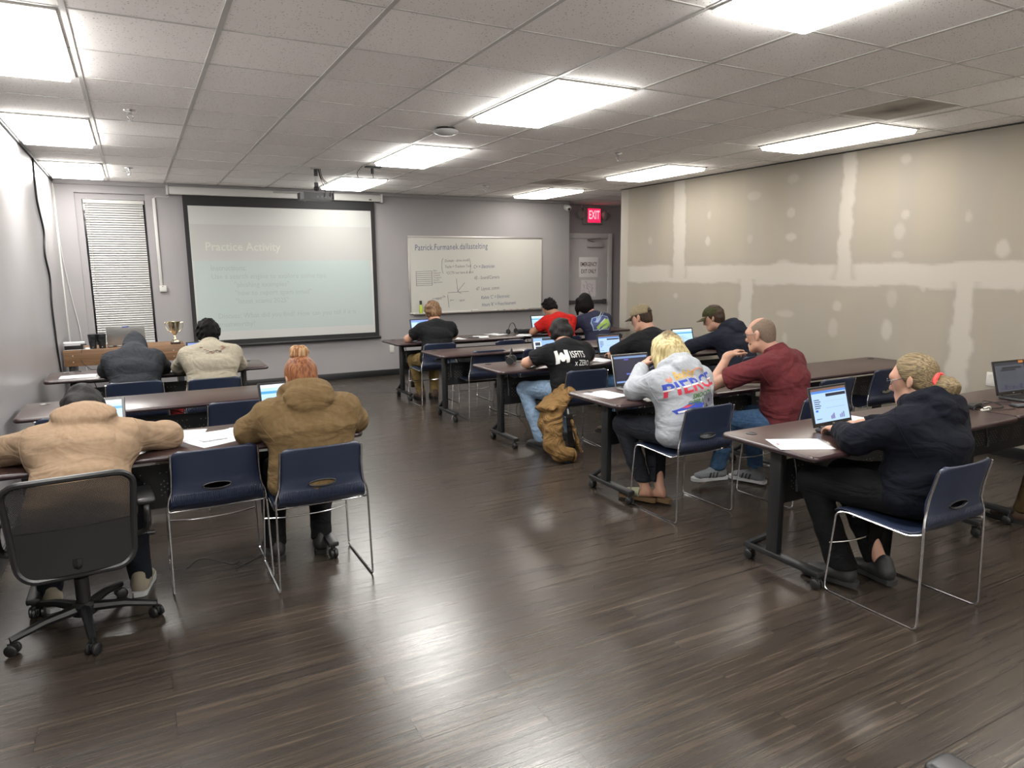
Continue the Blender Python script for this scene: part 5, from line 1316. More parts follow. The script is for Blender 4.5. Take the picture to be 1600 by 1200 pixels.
    V, Fc = sdf_mesh(P, step*.75, fz, disp=dis, cuts=[(A(0, 0, seat+top.get('hem', .012)), A(0, 0, -1))], smooth=1); V = rest(V, key)
    gname = {'tee': 't_shirt', 'polo': 'polo_shirt', 'hoodie': 'hoodie', 'shirt': 'shirt'}[ty]
    go = np_obj(gname, V, Fc, tm, root, org)
    if ty in ('tee', 'polo', 'shirt'):   # neckband / collar
        tl = nrm(H-N); tl = nrm(tl+nrm(N-Q(.8))); hgt = .012 if ty == 'tee' else .03
        f = MB(); c = N+tl*.012-org
        n_ = 22; e1 = ss; e2 = np.cross(tl, e1)
        if ty == 'tee': f.tube([c+e1*.070*math.cos(a)+e2*.068*math.sin(a)-tl*(.012*math.sin(a)*0) for a in [2*PI*k/n_ for k in range(n_)]], .008, 7, closed=True)
        else:
            rows = [(0.078, -.004), (.074, .022), (.071, .036), (.078, .038), (.088, .014), (.094, -.012)]
            vs = []; fs = []
            for rr, hh in rows:
                for k in range(n_):
                    a = -PI/2-2.6+5.2*k/(n_-1); vs.append(c+e1*rr*math.cos(a)+e2*rr*math.sin(a)+tl*hh)
            for i in range(len(rows)-1):
                for k in range(n_-1): fs.append((i*n_+k, i*n_+k+1, (i+1)*n_+k+1, (i+1)*n_+k))
            f.add(vs, fs, 0, True)
        f.build('collar', top.get('collar', tm), go)
    if ty == 'hoodie':
        for nm, (S_, E, W) in ARM.items():
            fw = nrm(W-E); f = MB(); f.tube([W-fw*.035-org, W-fw*.0-org, W+fw*.012-org], [.036+d*.4, .035+d*.35, .034+d*.3], 14); f.build('cuff', tm, go)
    # sewn armhole / sleeve seams lying on the cloth
    if step < .019:
        tree = BVHTree.FromPolygons([tuple(v) for v in V], [tuple(int(i) for i in q) for q in Fc])
        for nm, (S_, E, W) in ARM.items():
            dr = nrm(E-S_); a1 = nrm(np.cross(dr, UP)); a2 = np.cross(dr, a1); C = S_+(E-S_)*.10; pts = []
            for kk in range(30):
                an = 2*PI*kk/30; o_ = C+(a1*math.cos(an)+a2*math.sin(an))*.002; dd = nrm(a1*math.cos(an)+a2*math.sin(an)-dr*.15)
                h_ = tree.ray_cast(Vector(o_+dd*.19), Vector(-dd), .2)
                if h_[0] is not None and (np.array(h_[0])-o_)@dd > .03: pts.append(tuple(np.array(h_[0])+dd*.0002-org))
                else: pts.append(None)
            run = []; best = []
            for p_ in pts+pts:
                run = run+[p_] if p_ is not None and len(run) < 30 else []
                if len(run) > len(best): best = run
            if len(best) > 8: f = MB(); f.tube(best, .0024, 5); f.build('sleeve_seam', top.get('seam', tm), go)
    if top.get('kids'): top['kids'](go, V, Fc, dict(N=N, Q=Q, side=side, ss=ss, sfw=sfw, fwd=fwd, org=org, hip=hip))
    # ---- hair
    if hair: make_hair(hair, root, H, B, hp, org, N, hs)
    PEOPLE[key] = dict(root=root, hp=hp, B=B, org=org, H=H, N=N, S=S)
    return root

def make_hair(h, root, H, B, hp, org, N, s):
    R, F, U = B; t = h['t']; ty = h['type']; m = h['mat']; amp = h.get('amp', .004); fr = h.get('f', 110)
    face_cut = plane_keep(hp(0, h.get('fy', .060), h.get('fz', .045)), F*.85-U*.5); nape = plane_keep(hp(0, -.06, h.get('nz', -.075)), -U)
    ear = plane_keep(hp(0, .012, -.012), F*.9-U*.35)
    P = [el(hp(0, -.014, .030), B, ((.077+t)*s, (.097+t)*s, (.091+t)*s), k=.015, cuts=[face_cut, nape, ear]), el(hp(0, -.05, -.035), B, ((.058+t*.8)*s, (.052+t*.7)*s, .062*s), k=.03, cuts=[nape])]
    if ty == 'bald': P = [el(hp(0, -.013, .028), B, (.0785*s, .0985*s, .0925*s), k=.01, cuts=[plane_keep(hp(0, .045, .03), F*.8-U*.5), nape, ear, plane_keep(hp(0, -.005, .092), U*.85+F*.5)]), el(hp(0, -.05, -.035), B, (.058*s, .05*s, .06*s), k=.03, cuts=[nape])]
    if ty == 'long':
        w = h.get('w', .11); P = [el(hp(0, -.014, .030), B, ((.077+t)*s, (.097+t)*s, (.091+t)*s), k=.03, cuts=[face_cut]), el(hp(0, -.035, -.055), B, (w, w*.82, h.get('len', .13)), k=.05, cuts=[plane_keep(hp(0, .055, 0), F)])]
        for q in (-1, 1): P += [rc(hp(q*.085, .02, .03), hp(q*(w-.02), .03, -.10), .035, .028, k=.04), rc(hp(q*(w-.02), .03, -.10), hp(q*(w-.035), .045, -.17), .028, .015, k=.03)]
    if ty == 'mop':
        for q in (-1, 1): P += [el(hp(q*.07, -.01, -.005), B, (.03, .06, .055), k=.03)]
        P += [el(hp(0, .06, .085), B, (.06, .045, .03), k=.03), el(hp(0, -.075, -.04), B, (.075, .04, .06), k=.03)]
    dis = clumps(amp, fr, 5)
    if h.get('curly'): d1, d2 = clumps(.007, 165, 11), clumps(.006, 95, 12); dis = lambda x, y, z: d1(x, y, z)+d2(x, y, z)
    st = folds(amp*.8, fr*1.2, 8, .25) if not h.get('flat') else folds(.0012, 260, 8, 1)
    V, Fc = sdf_mesh(P, h.get('step', .0075), disp=lambda x, y, z: dis(x, y, z)+st(x, y, z), pad=.03)
    o = np_obj('hair', V, Fc, m, root, org)
    if h.get('bun'):
        x, y, z, r = h['bun']; c = hp(x, y, z); c2 = clumps(.005, 120, 3)
        V, Fc = sdf_mesh([el(c, B, (r*1.05, r, r*.85), k=.01), rc(hp(x*.4, y*.75, z*.75), c, .035, .03, k=.03)]+[rc(c+R*r*.8*math.cos(a)+U*r*.6*math.sin(a), c+R*r*.85*math.cos(a+.9)+U*r*.65*math.sin(a+.9), .018, .016, k=.01) for a in np.arange(0, 6.2, .9)], .007, disp=lambda a, b_, c_: c2(a, b_, c_), pad=.03)
        np_obj('hair_bun', V, Fc, h.get('bunmat', m), o, org)
    if h.get('tie'):
        x, y, z, r, mm = h['tie']; f = MB(); c = hp(x, y, z)-org
        f.tube([c+R*r*math.cos(a)+U*r*math.sin(a)+F*.004*math.sin(5*a) for a in [2*PI*k/24 for k in range(24)]], .012, 8, closed=True); f.build('scrunchie', mm, o)
    return o

def cap(P, mt, brim, back_open=True, bl=.078):
    B, hp, org, root = P['B'], P['hp'], P['org'], P['root']; R, F, U = B
    pr = [el(hp(0, -.008, .040), B, (.090, .110, .092), k=.01), ]
    if back_open: pr += [el(hp(0, -.115, .035), B, (.036, .04, .034), k=.006, sub=True)]
    V, Fc = sdf_mesh(pr, .006, cuts=[(hp(0, 0, .030), nrm(-U+F*.10))], pad=.02)
    o = np_obj('cap', V, Fc, mt, root, org)
    f = MB()
    def S(u, v):
        a = math.radians(-62+124*u); x = .088*math.sin(a); y = -.008+.108*math.cos(a); ext = bl*v*(math.cos(a*1.15)**.6)
        return tuple(hp(x*(1+.10*v), y+ext, .036-.016*v-.022*(abs(math.sin(a))**2)*v-.004*abs(math.sin(a)))-org)
    f.grid(S, 20, 8); b = f.build('brim', brim, o); md = b.modifiers.new('thickness', 'SOLIDIFY'); md.thickness = .004; md.offset = 0
    f = MB(); f.sphere(hp(0, -.008, .132)-org, .006, 10); f.build('cap_button', mt, o)
    f = MB(); f.tube([hp(.088*math.sin(a)*1.01, -.008-.108*math.cos(a)*1.01, .036)-org for a in np.linspace(-.45, .45, 9)], .006, 6); f.build('strap', brim if back_open else mt, o)
    return o

def glasses(P, fm):
    B, hp, org, root = P['B'], P['hp'], P['org'], P['root']; f = MB()
    for q in (-1, 1):
        f.tube([hp(q*.033+.022*math.cos(a), .108-.006*abs(math.cos(a)), .004+.017*math.sin(a))-org for a in [2*PI*k/20 for k in range(20)]], .0017, 6, closed=True)
        f.tube([hp(q*.055, .103, .010)-org, hp(q*.079, .07, .012)-org, hp(q*.083, -.005, .014)-org, hp(q*.082, -.03, -.005)-org], .002, 6)
    f.tube([hp(-.012, .110, .008)-org, hp(0, .114, .010)-org, hp(.012, .110, .008)-org], .0017, 6)
    g_ = f.build('glasses', fm, root)
    return g_

# ---- printed graphics follow the cloth
def cloth_print(go, V, Fc, org, c, ux, uy, shapes, mats, name, off=.0035):
    """shapes: (verts2d, faces, mat index) in the plane (c,ux,uy); pressed onto the cloth along its normal"""
    tree = BVHTree.FromPolygons([tuple(v) for v in V], [tuple(int(i) for i in f) for f in Fc])
    ux = nrm(ux); uy = nrm(uy); nz = np.cross(ux, uy); D = Vector(-nz); out = MB()
    for vs, fs, mi in shapes:
        bm = bmesh.new(); bv = [bm.verts.new((x, y, 0)) for x, y in vs]
        for f in fs:
            try: bm.faces.new([bv[i] for i in f])
            except ValueError: pass
        bmesh.ops.triangulate(bm, faces=bm.faces[:])
        for _ in range(5):
            le = [e for e in bm.edges if e.calc_length() > .012]
            if not le: break
            bmesh.ops.subdivide_edges(bm, edges=le, cuts=1); bmesh.ops.triangulate(bm, faces=bm.faces[:])
        bm.verts.index_update(); P = []; ok = []
        for v in bm.verts:
            p = c+ux*v.co.x+uy*v.co.y; h = tree.ray_cast(Vector(p+nz*.4), D, .8)
            if h[0] is None: P.append(tuple(p)); ok.append(False)
            else: P.append(tuple(np.array(h[0])+nz*(off+.0004*mi)-org)); ok.append(True)
        F2 = [[v.index for v in f.verts] for f in bm.faces if all(ok[v.index] for v in f.verts)]
        us = sorted({i for q in F2 for i in q}); ix = {a: b for b, a in enumerate(us)}
        out.add([P[i] for i in us], [[ix[i] for i in q] for q in F2], mi, True); bm.free()
    return out.build(name, mats, go)
def rectp(x0, x1, y0, y1, sk=0.): return ([(x0+y0*sk, y0), (x1+y0*sk, y0), (x1+y1*sk, y1), (x0+y1*sk, y1)], [(0, 1, 2, 3)])
def textp(t, size, x, y, mi, **k):
    vs, fs = text_mesh(t, size, x, y, **k); return (vs, fs, mi)
def blob(pts, mi): return (pts, [tuple(range(len(pts)))], mi)
def rot2(sh, a, cx=0, cy=0):
    c, s = math.cos(a), math.sin(a); return ([(cx+x*c-y*s, cy+x*s+y*c) for x, y in sh[0]], sh[1], sh[2])
# ------------------------------------------------------------------ cloth, hair and shoe materials
F_tan = fabric('tan_fleece', '#a58c74', '#9d846b'); F_brown = fabric('olive_brown_fleece', '#7b6545', '#725c3e')
F_char = fabric('charcoal_fleece', '#3a3c42', '#33353a'); F_beige = fabric('beige_cotton', '#b5ad9b', '#ada491')
F_black = fabric('black_cotton', '#1c1c1f', '#19191b'); F_red = fabric('red_cotton', '#c8251f', '#bd211c')
F_ntee = fabric('slate_navy_cotton', '#34364d', '#303247'); F_grey = fabric('heather_grey_fleece', '#bcc0c6', '#b3b7be')
F_maroon = fabric('maroon_pique', '#713236', '#652c31'); F_navyh = fabric('navy_fleece', '#10131f', '#0d101b'); F_dnavy = fabric('faded_navy_fleece', '#232735', '#20242f')
P_khaki = fabric('khaki_twill', '#8a7448', '#7f6a41'); P_jean = fabric('light_denim', '#8fa5bd', '#7b93ad'); P_blue = fabric('blue_denim', '#4d6b8e', '#3f5b7c')
P_black = fabric('black_twill', '#141416', '#121213'); P_char = fabric('washed_black_denim', '#2b2d34', '#25272d'); P_olive = fabric('brown_work_pants', '#4a3b22', '#42341e'); P_dk = fabric('dark_denim', '#23262f', '#1f2229')
H_blk = hairm('black_hair', '#0a0909', '#151312', rough=.8, spec=.12); H_blkgrey = hairm('black_hair_sheen', '#0d0c0b', '#23201f', rough=.7, spec=.2); H_brown = hairm('brown_hair', '#5a3f28', '#8a6a49'); H_dbrown = hairm('dark_brown_hair', '#2a1d15', '#46301f')
H_ging = hairm('ginger_hair', '#6f3c1f', '#a0683f'); H_bun = hairm('ginger_bun', '#8a5630', '#cfab80'); H_blond = hairm('blonde_hair', '#a8935f', '#e0d1a2', sc=60.); H_dblond = hairm('dark_blonde_hair', '#544630', '#8f7c5a', (.8, .06, 1.), 170.)
H_buzz = hairm('grey_brown_stubble', '#6d5a4a', '#8a7767', (1, 1, 1), 240.)
def roots(m, z0, z1):   # undyed brown roots along the crown
    nt = m.node_tree; L = nt.links; b = nt.nodes['Principled BSDF']; src = b.inputs['Base Color'].links[0].from_socket
    tc = nd(nt, 'ShaderNodeTexCoord'); sp = nd(nt, 'ShaderNodeSeparateXYZ'); L.new(tc.outputs['Object'], sp.inputs[0])
    n = nd(nt, 'ShaderNodeTexNoise', Scale=30., Detail=2.); L.new(tc.outputs['Object'], n.inputs['Vector'])
    a = nd(nt, 'ShaderNodeMath', operation='MULTIPLY_ADD'); L.new(n.outputs['Fac'], a.inputs[0]); a.inputs[1].default_value = .09; L.new(sp.outputs['Z'], a.inputs[2])
    r = nd(nt, 'ShaderNodeMapRange'); r.inputs['From Min'].default_value = z0; r.inputs['From Max'].default_value = z1; r.inputs['To Max'].default_value = .8; L.new(a.outputs[0], r.inputs['Value'])
    mx = nd(nt, 'ShaderNodeMix', data_type='RGBA'); mx.inputs[7].default_value = lin('#3a2c1e'); L.new(r.outputs[0], mx.inputs[0]); L.new(src, mx.inputs[6]); L.new(mx.outputs[2], b.inputs['Base Color'])
roots(H_blond, 1.205, 1.25)
S_blk = mat('black_shoe', '#131314', .6, col2='#1b1b1d', nscale=20.); S_grey = mat('grey_knit_shoe', '#8b8e92', .8, col2='#7c7f84', nscale=120.); S_brown = mat('brown_boot', '#4a3423', .7); S_clog = mat('sage_suede', '#9a9a7c', .9); S_tanw = mat('tan_white_shoe', '#a69b86', .7); S_cork = mat('cork_sole', '#6f5433', .9)

def hood_strings(go, V, Fc, k): pass

# ---- left block
person('P1', 'person in a tan hoodie slumped face down on the nearest left table', (-.30, 3.60), (-.275, 3.93, .895), (-.285, 4.15, .955), face=(4, 58, 0), sh=.185, g=1.12, seat=.482,
       arms=dict(L=dict(e=(-.66, 4.00, .808), w=(-.44, 4.25, .795)), R=dict(e=(.085, 3.98, .808), w=(-.12, 4.25, .795))),
       legs=dict(L=dict(k=(-.44, 4.06, .52), a=(-.50, 3.98, .085), f=15), R=dict(k=(-.12, 4.08, .52), a=(-.10, 3.96, .085), f=-10)),
       top=dict(type='hoodie', mat=F_tan, hood='down', amp=.008, f=20, hoodw=1.15), pants=dict(mat=P_dk), shoe=dict(mat=S_tanw, sole=M_sole_w), hair=dict(type='mop', t=.012, mat=H_blkgrey, amp=.004), fine_head=True)
person('P2', 'red-haired person with a bun in an olive-brown hoodie, back to the viewer', (.775, 3.71), (.765, 3.80, .965), (.765, 3.89, 1.065), face=(6, 24, 0), sh=.20, g=1.25, depthg=1.02,
       arms=dict(L=dict(e=(.475, 3.87, .810), w=(.62, 4.10, .79)), R=dict(e=(1.04, 3.86, .810), w=(.90, 4.10, .79))),
       legs=dict(L=dict(k=(.62, 4.16, .51), a=(.60, 4.07, .085), f=5), R=dict(k=(.90, 4.18, .51), a=(.86, 4.05, .085), f=-20)),
       top=dict(type='hoodie', mat=F_brown, hood='down', amp=.007, f=22, hoodw=1.1), pants=dict(mat=P_black, g=1.05), shoe=dict(mat=S_blk), hair=dict(type='short', t=.010, mat=H_ging, flat=True, amp=.001, f=160, fy=.055, bun=(0, -.05, .134, .047), bunmat=H_bun))
person('P3', 'student hunched over the front left table with a charcoal hood pulled up', (-.065, 6.64), (-.055, 6.88, .955), (-.04, 7.04, .955), face=(0, 66, 0), sh=.165, g=1.08,
       arms=dict(L=dict(e=(-.275, 7.02, .80), w=(-.14, 7.22, .79)), R=dict(e=(.165, 7.02, .80), w=(.06, 7.19, .79))),
       top=dict(type='hoodie', mat=F_char, hood='up', amp=.006, f=18), pants=dict(mat=P_dk), shoe=dict(mat=S_blk), hair=None, step=.02)
person('P4', 'curly black-haired student in a beige shirt at the front left table', (.53, 6.52), (.545, 6.70, .99), (.55, 6.82, 1.085), face=(0, 30, 0), sh=.185, g=1.15,
       arms=dict(L=dict(e=(.30, 6.92, .80), w=(.42, 7.15, .79)), R=dict(e=(.80, 6.92, .80), w=(.70, 7.15, .79))),
       top=dict(type='shirt', mat=F_beige, amp=.009, f=20), pants=dict(mat=P_dk), shoe=dict(mat=S_blk), hair=dict(type='short', t=.026, mat=H_blk, curly=True, fy=.05, nz=-.09), skin=SKIN_TAN, step=.02)
f_ = MB()
P = PEOPLE['P4']
# embroidery on the beige shirt yoke
def seat_print(key, garment, shapes, mats, name, c, ux, uy):
    go = [o for o in PEOPLE[key]['root'].children if o.name.split('.')[0] == garment][0]
    me = go.data; V = np.empty(len(me.vertices)*3, np.float32); me.vertices.foreach_get('co', V); V = V.reshape(-1, 3).astype(float)+PEOPLE[key]['org']
    Fc = [tuple(p.vertices) for p in me.polygons]
    return cloth_print(go, V, Fc, PEOPLE[key]['org'], A(*c), A(*ux), A(*uy), shapes, mats, name)
rr = random.Random(2); sh_ = []
for i in range(26):
    a = rr.uniform(-2.7, -.4); r_ = rr.uniform(.085, .115); x, y = r_*math.cos(a)*1.1, .09+r_*math.sin(a); sh_.append((*rectp(x-.012, x+.012, y-.003, y+.003), i % 2))
seat_print('P4', 'shirt', sh_, [mat('rust_thread', '#8c5a45', .8), mat('dark_thread', '#5a4a44', .8)], 'embroidery', (.545, 6.58, .95), (1, 0, 0), (0, .35, .94))

# ---- right block, front row
person('P5', 'student with tousled light brown hair in a plain black tee at the front right table', (3.23, 8.02), (3.30, 8.19, .985), (3.31, 8.31, 1.115), face=(8, 22, 0), sh=.195, g=1.12,
       arms=dict(L=dict(e=(2.96, 8.30, .79), w=(3.18, 8.48, .785)), R=dict(e=(3.60, 8.32, .80), w=(3.44, 8.50, .785))),
       legs=dict(L=dict(k=(3.08, 8.46, .50), a=(3.14, 8.36, .085), f=0), R=dict(k=(3.36, 8.46, .50), a=(3.30, 8.30, .085), f=-10)),
       top=dict(type='tee', mat=F_black, amp=.007, f=20), pants=dict(mat=P_khaki), shoe=dict(mat=S_brown), hair=dict(type='mop', t=.022, mat=H_brown, amp=.006, f=100), step=.02)
person('P6', 'student in a bright red tee with short black curls leaning on the front right table', (5.08, 8.0), (5.11, 8.20, 1.0), (5.055, 8.33, 1.105), face=(12, 38, 5), sh=.20, g=1.12,
       arms=dict(L=dict(e=(4.76, 8.28, .79), w=(4.98, 8.42, .785)), R=dict(e=(5.42, 8.30, .80), w=(5.14, 8.45, .785))),
       top=dict(type='tee', mat=F_red, amp=.007, f=20), pants=dict(mat=P_dk), shoe=dict(mat=S_blk), hair=dict(type='short', t=.018, mat=H_blk, curly=True, fy=.055), skin=SKIN_TAN, step=.02)
person('P7', 'student with long black hair and black cap in a navy tee with green back print', (5.66, 7.98), (5.64, 8.12, 1.005), (5.565, 8.22, 1.17), face=(-8, 12, 4), sh=.20, g=1.15,
       arms=dict(L=dict(e=(5.32, 8.28, .80), w=(5.44, 8.5, .79)), R=dict(e=(5.95, 8.30, .80), w=(5.78, 8.50, .79))),
       top=dict(type='tee', mat=F_ntee, amp=.006, f=20), pants=dict(mat=P_dk), shoe=dict(mat=S_blk), hair=dict(type='long', t=.012, w=.120, len=.11, mat=H_blk, amp=.006, f=60), step=.02)
cap(PEOPLE['P7'], F_black, F_black, back_open=False)
g1, g2, g3, g4 = (mat('print_lime', '#9fc25a', .8), mat('print_sky', '#8fa6c8', .8), mat('print_white', '#d5d9d4', .8), mat('print_royal', '#2f3f8c', .8))
sh_ = [blob([(-.155, -.09), (.10, -.10), (.155, -.02), (.15, .10), (.05, .12), (-.13, .09), (-.17, .02)], 0), blob([(-.145, -.08), (.09, -.09), (.143, -.02), (.14, .09), (.05, .11), (-.12, .08), (-.158, .02)], 1), blob([(-.13, .03), (-.06, .09), (.03, .1), (-.02, .05), (-.08, .01)], 2), blob([(-.10, -.08), (.05, -.085), (.13, -.03), (.14, .06), (.04, .05), (-.04, .0), (-.11, -.05)], 3)]
for k in range(7): sh_.append((*rot2((*rectp(-.075+.01*k, .07+.012*k, -.004, .004), 2), .35+.06*k, -.01, -.075+.03*k)[:2], (4, 5, 2)[k % 3]))
sh_.append(blob([(-.15, .04), (-.10, .085), (-.02, .05), (-.07, .07), (-.10, .03)], 5)); sh_.append(blob([(-.06, -.09), (.0, -.04), (.02, -.02), (-.03, -.05), (-.08, -.09)], 5))
seat_print('P7', 't_shirt', sh_, [g2, mat('print_slate', '#3f4a78', .8), g2, g1, g3, g4], 'back_print', (5.655, 7.9, .90), (1, -.05, 0.05), (-.05, .3, .95))

# ---- right block, third row
person('P8', 'student with shaggy black hair in a black tee lettered in white, wearing light jeans', (3.45, 5.29), (3.43, 5.40, .965), (3.475, 5.52, 1.045), face=(-4, 42, 0), sh=.205, g=1.15, byaw=4,
       arms=dict(L=dict(e=(3.09, 5.50, .80), w=(3.30, 5.66, .785)), R=dict(e=(3.80, 5.52, .81), w=(3.56, 5.72, .785))),
       legs=dict(L=dict(k=(3.16, 5.66, .53), a=(3.20, 5.42, .085), f=8), R=dict(k=(3.50, 5.72, .51), a=(3.62, 5.55, .085), f=0)),
       top=dict(type='tee', mat=F_black, amp=.007, f=18), pants=dict(mat=P_jean, g=1.02), shoe=dict(mat=S_blk), hair=dict(type='mop', t=.024, mat=H_blkgrey, amp=.007, f=85, nz=-.10), step=.017)
M_prw = mat('print_off_white', '#e2e2e0', .8)
sh_ = [blob([(-.165, .045), (-.135, .05), (-.128, .0), (-.112, .03), (-.098, .03), (-.080, .0), (-.075, .055), (-.042, .05), (-.052, -.065), (-.075, -.07), (-.080, -.035), (-.095, -.055), (-.11, -.055), (-.125, -.03), (-.126, -.07), (-.152, -.075)], 0), textp('ISFITS', .092, -.035, -.026, 0, bold=.006, sx=.68), textp('x ZERO', .070, .0, -.098, 0, bold=.008, sx=.74)]
seat_print('P8', 't_shirt', sh_, [M_prw], 'back_lettering', (3.41, 5.2, .885), (1, .07, -.06), (.06, .25, .96))
person('P9', 'man in a long-sleeved black top and tan baseball cap looking at his laptop', (4.30, 5.18), (4.385, 5.34, 1.025), (4.345, 5.43, 1.165), face=(24, 20, 0), sh=.20, g=1.15, byaw=8,
       arms=dict(L=dict(e=(4.06, 5.50, .81), w=(4.20, 5.645, .80), d=(-.02, .16, -.01), curl=(.35, .4, .3)), R=dict(e=(4.70, 5.52, .81), w=(4.46, 5.66, .79))),
       top=dict(type='tee', mat=F_black, amp=.006, f=18, sl=.95), pants=dict(mat=P_blue), shoe=dict(mat=S_brown), hair=dict(type='short', t=.006, mat=H_dbrown, amp=.001, f=160), step=.018, fine_hand=('L',))
F_capt = fabric('tan_cap', '#8d8067', '#83765e'); F_brimd = fabric('dark_brim', '#3b362e', '#34302a'); F_capg = fabric('olive_camo_cap', '#4c4f31', '#3b3a26')
cap(PEOPLE['P9'], F_capt, F_brimd)
person('P10', 'man in a dark hoodie and olive green cap beside the bare drywall', (5.47, 5.20), (5.43, 5.34, 1.0), (5.30, 5.44, 1.125), face=(34, 22, 0), sh=.205, g=1.2, byaw=12,
       arms=dict(L=dict(e=(5.12, 5.56, .82), w=(5.26, 5.78, .80)), R=dict(e=(5.74, 5.60, .82), w=(5.52, 5.80, .79))),
       top=dict(type='hoodie', mat=F_dnavy, hood='down', amp=.007, f=20), pants=dict(mat=P_dk), shoe=dict(mat=S_blk), hair=dict(type='short', t=.013, mat=H_dbrown, amp=.003, f=110), step=.018)
cap(PEOPLE['P10'], F_capg, fabric('olive_brim', '#55553c', '#4d4d36'))

# ---- right block, second row
person('P11', 'blonde person in a grey hoodie with a colourful racing back print, resting head on hand', (3.22, 3.52), (3.24, 3.66, .95), (3.255, 3.77, 1.06), face=(6, 30, 0), sh=.20, g=1.18, byaw=4,
       arms=dict(L=dict(e=(3.0, 3.80, .815), w=(3.125, 3.885, .955), d=(.10, -.01, .10), n=(.8, -.2, .2), curl=(.5, .6, .4)), R=dict(e=(3.55, 3.78, .825), w=(3.42, 4.02, .80))),
       legs=dict(L=dict(k=(3.00, 3.93, .545), a=(3.08, 3.76, .10), f=24), R=dict(k=(3.26, 3.95, .51), a=(3.16, 3.70, .10), f=20)),
       top=dict(type='hoodie', mat=F_grey, hood='down', amp=.007, f=20, hem=.0), pants=dict(mat=P_char, g=1.03, hem=.15, amp=.004, cuff=.046), shoe=dict(mat=S_clog, sole=S_cork, type='clog'), hair=dict(type='long', t=.024, w=.125, len=.115, mat=H_blond, amp=.006, f=55), step=.015)
pb, pr_, pw, py, po, pg_, pgd, pk = (mat('print_blue', '#2846b8', .8), mat('print_red', '#d8324a', .8), mat('print_white2', '#e8e8e6', .8), mat('print_yellow', '#e8b13a', .8), mat('print_orange', '#d98a6a', .8), mat('print_green', '#4f7a3a', .8), mat('print_graphite', '#6f6f7c', .8), mat('print_black', '#2a2a30', .8))
MT = [pb, pr_, pw, py, po, pg_, pgd, pk]; sh_ = []
ltr = 'PIERCE'; xs = -.165
vs, fs = text_mesh('PIERCE', .122, -.175, -.01, 0, 1.16, .022)
top_, bot_ = [], []
sh_.append((vs, fs, 7)); sh_.append(([(x*1., y) for x, y in vs], fs, 0))
# two-tone lettering: blue upper half, white bar, red lower half
def clip(vs, fs, y0, y1):
    o = []
    for f in fs:
        p = [vs[i] for i in f]
        for yy, sg in ((y0, 1), (y1, -1)):
            q = []
            for a, b in zip(p, p[1:]+p[:1]):
                ia, ib = sg*(a[1]-yy) >= 0, sg*(b[1]-yy) >= 0
                if ia: q.append(a)
                if ia != ib: t_ = (yy-a[1])/(b[1]-a[1]); q.append((a[0]+(b[0]-a[0])*t_, yy))
            p = q
            if len(p) < 3: break
        if len(p) >= 3: o.append(p)
    V2 = []; F2 = []
    for p in o: F2.append(tuple(range(len(V2), len(V2)+len(p)))); V2 += p
    return V2, F2
bmx = bmesh.new(); bv_ = [bmx.verts.new((x, y, 0)) for x, y in vs]
for f in fs:
    try: bmx.faces.new([bv_[i] for i in f])
    except ValueError: pass
bmesh.ops.triangulate(bmx, faces=bmx.faces[:]); bmx.verts.index_update()
tv = [(v.co.x, v.co.y) for v in bmx.verts]; tf = [tuple(v.index for v in f.verts) for f in bmx.faces]; bmx.free()
sh_ = [(*clip(tv, tf, .038, .2), 0), (*clip(tv, tf, .027, .038), 2), (*clip(tv, tf, -.05, .027), 1)]
sh_ += [textp('Bobby', .072, -.075, .088, 3, shear=.3, bold=.012, sx=.85), blob([(-.14, .095), (-.125, .115), (-.11, .1), (-.095, .118), (-.09, .09), (-.11, .08)], 4)]
sh_ += [(*rectp(-.02+.0, .175, -.022, -.019), 4), textp('SMOOTH', .042, -.02, -.058, 5, shear=.35, bold=.02), textp('OPERATOR', .040, -.06, -.094, 5, shear=.35, bold=.02)]
arc = [(.115+.065*math.cos(a), .092+.036*math.sin(a)) for a in np.linspace(0, 2.6, 12)]; arc2 = [(.115+.055*math.cos(a), .090+.029*math.sin(a)) for a in np.linspace(2.6, 0, 12)]; 
for k in range(11): sh_.append(([arc[k], arc[k+1], arc2[10-k], arc2[11-k]], [(0, 1, 2, 3)], 4))
car = [(-.14, -.20), (.03, -.20), (.06, -.165), (.02, -.135), (-.04, -.13), (-.09, -.15), (-.15, -.165)]
q0 = len(sh_)
sh_ += [blob(car, 0), blob([(-.13, -.195), (-.02, -.195), (-.03, -.18), (-.13, -.178)], 2), blob([(-.10, -.155), (-.05, -.14), (-.02, -.15), (-.07, -.165)], 1), blob([(.05, -.20), (.17, -.20), (.185, -.13), (.15, -.09), (.09, -.095), (.06, -.14)], 6), blob([(.08, -.18), (.14, -.185), (.16, -.14), (.12, -.12), (.09, -.14)], 2), blob([(.10, -.165), (.125, -.17), (.135, -.145), (.11, -.135)], 7), blob([(.06, -.2), (.09, -.2), (.08, -.165)], 7)]
sh_ = sh_[:q0]+[([(x, y*.75+.02) for x, y in s_[0]], s_[1], s_[2]) for s_ in sh_[q0:]]
seat_print('P11', 'hoodie', sh_, MT, 'back_print', (3.175, 3.42, .855), (1, .08, .13), (-.13, .2, .97))
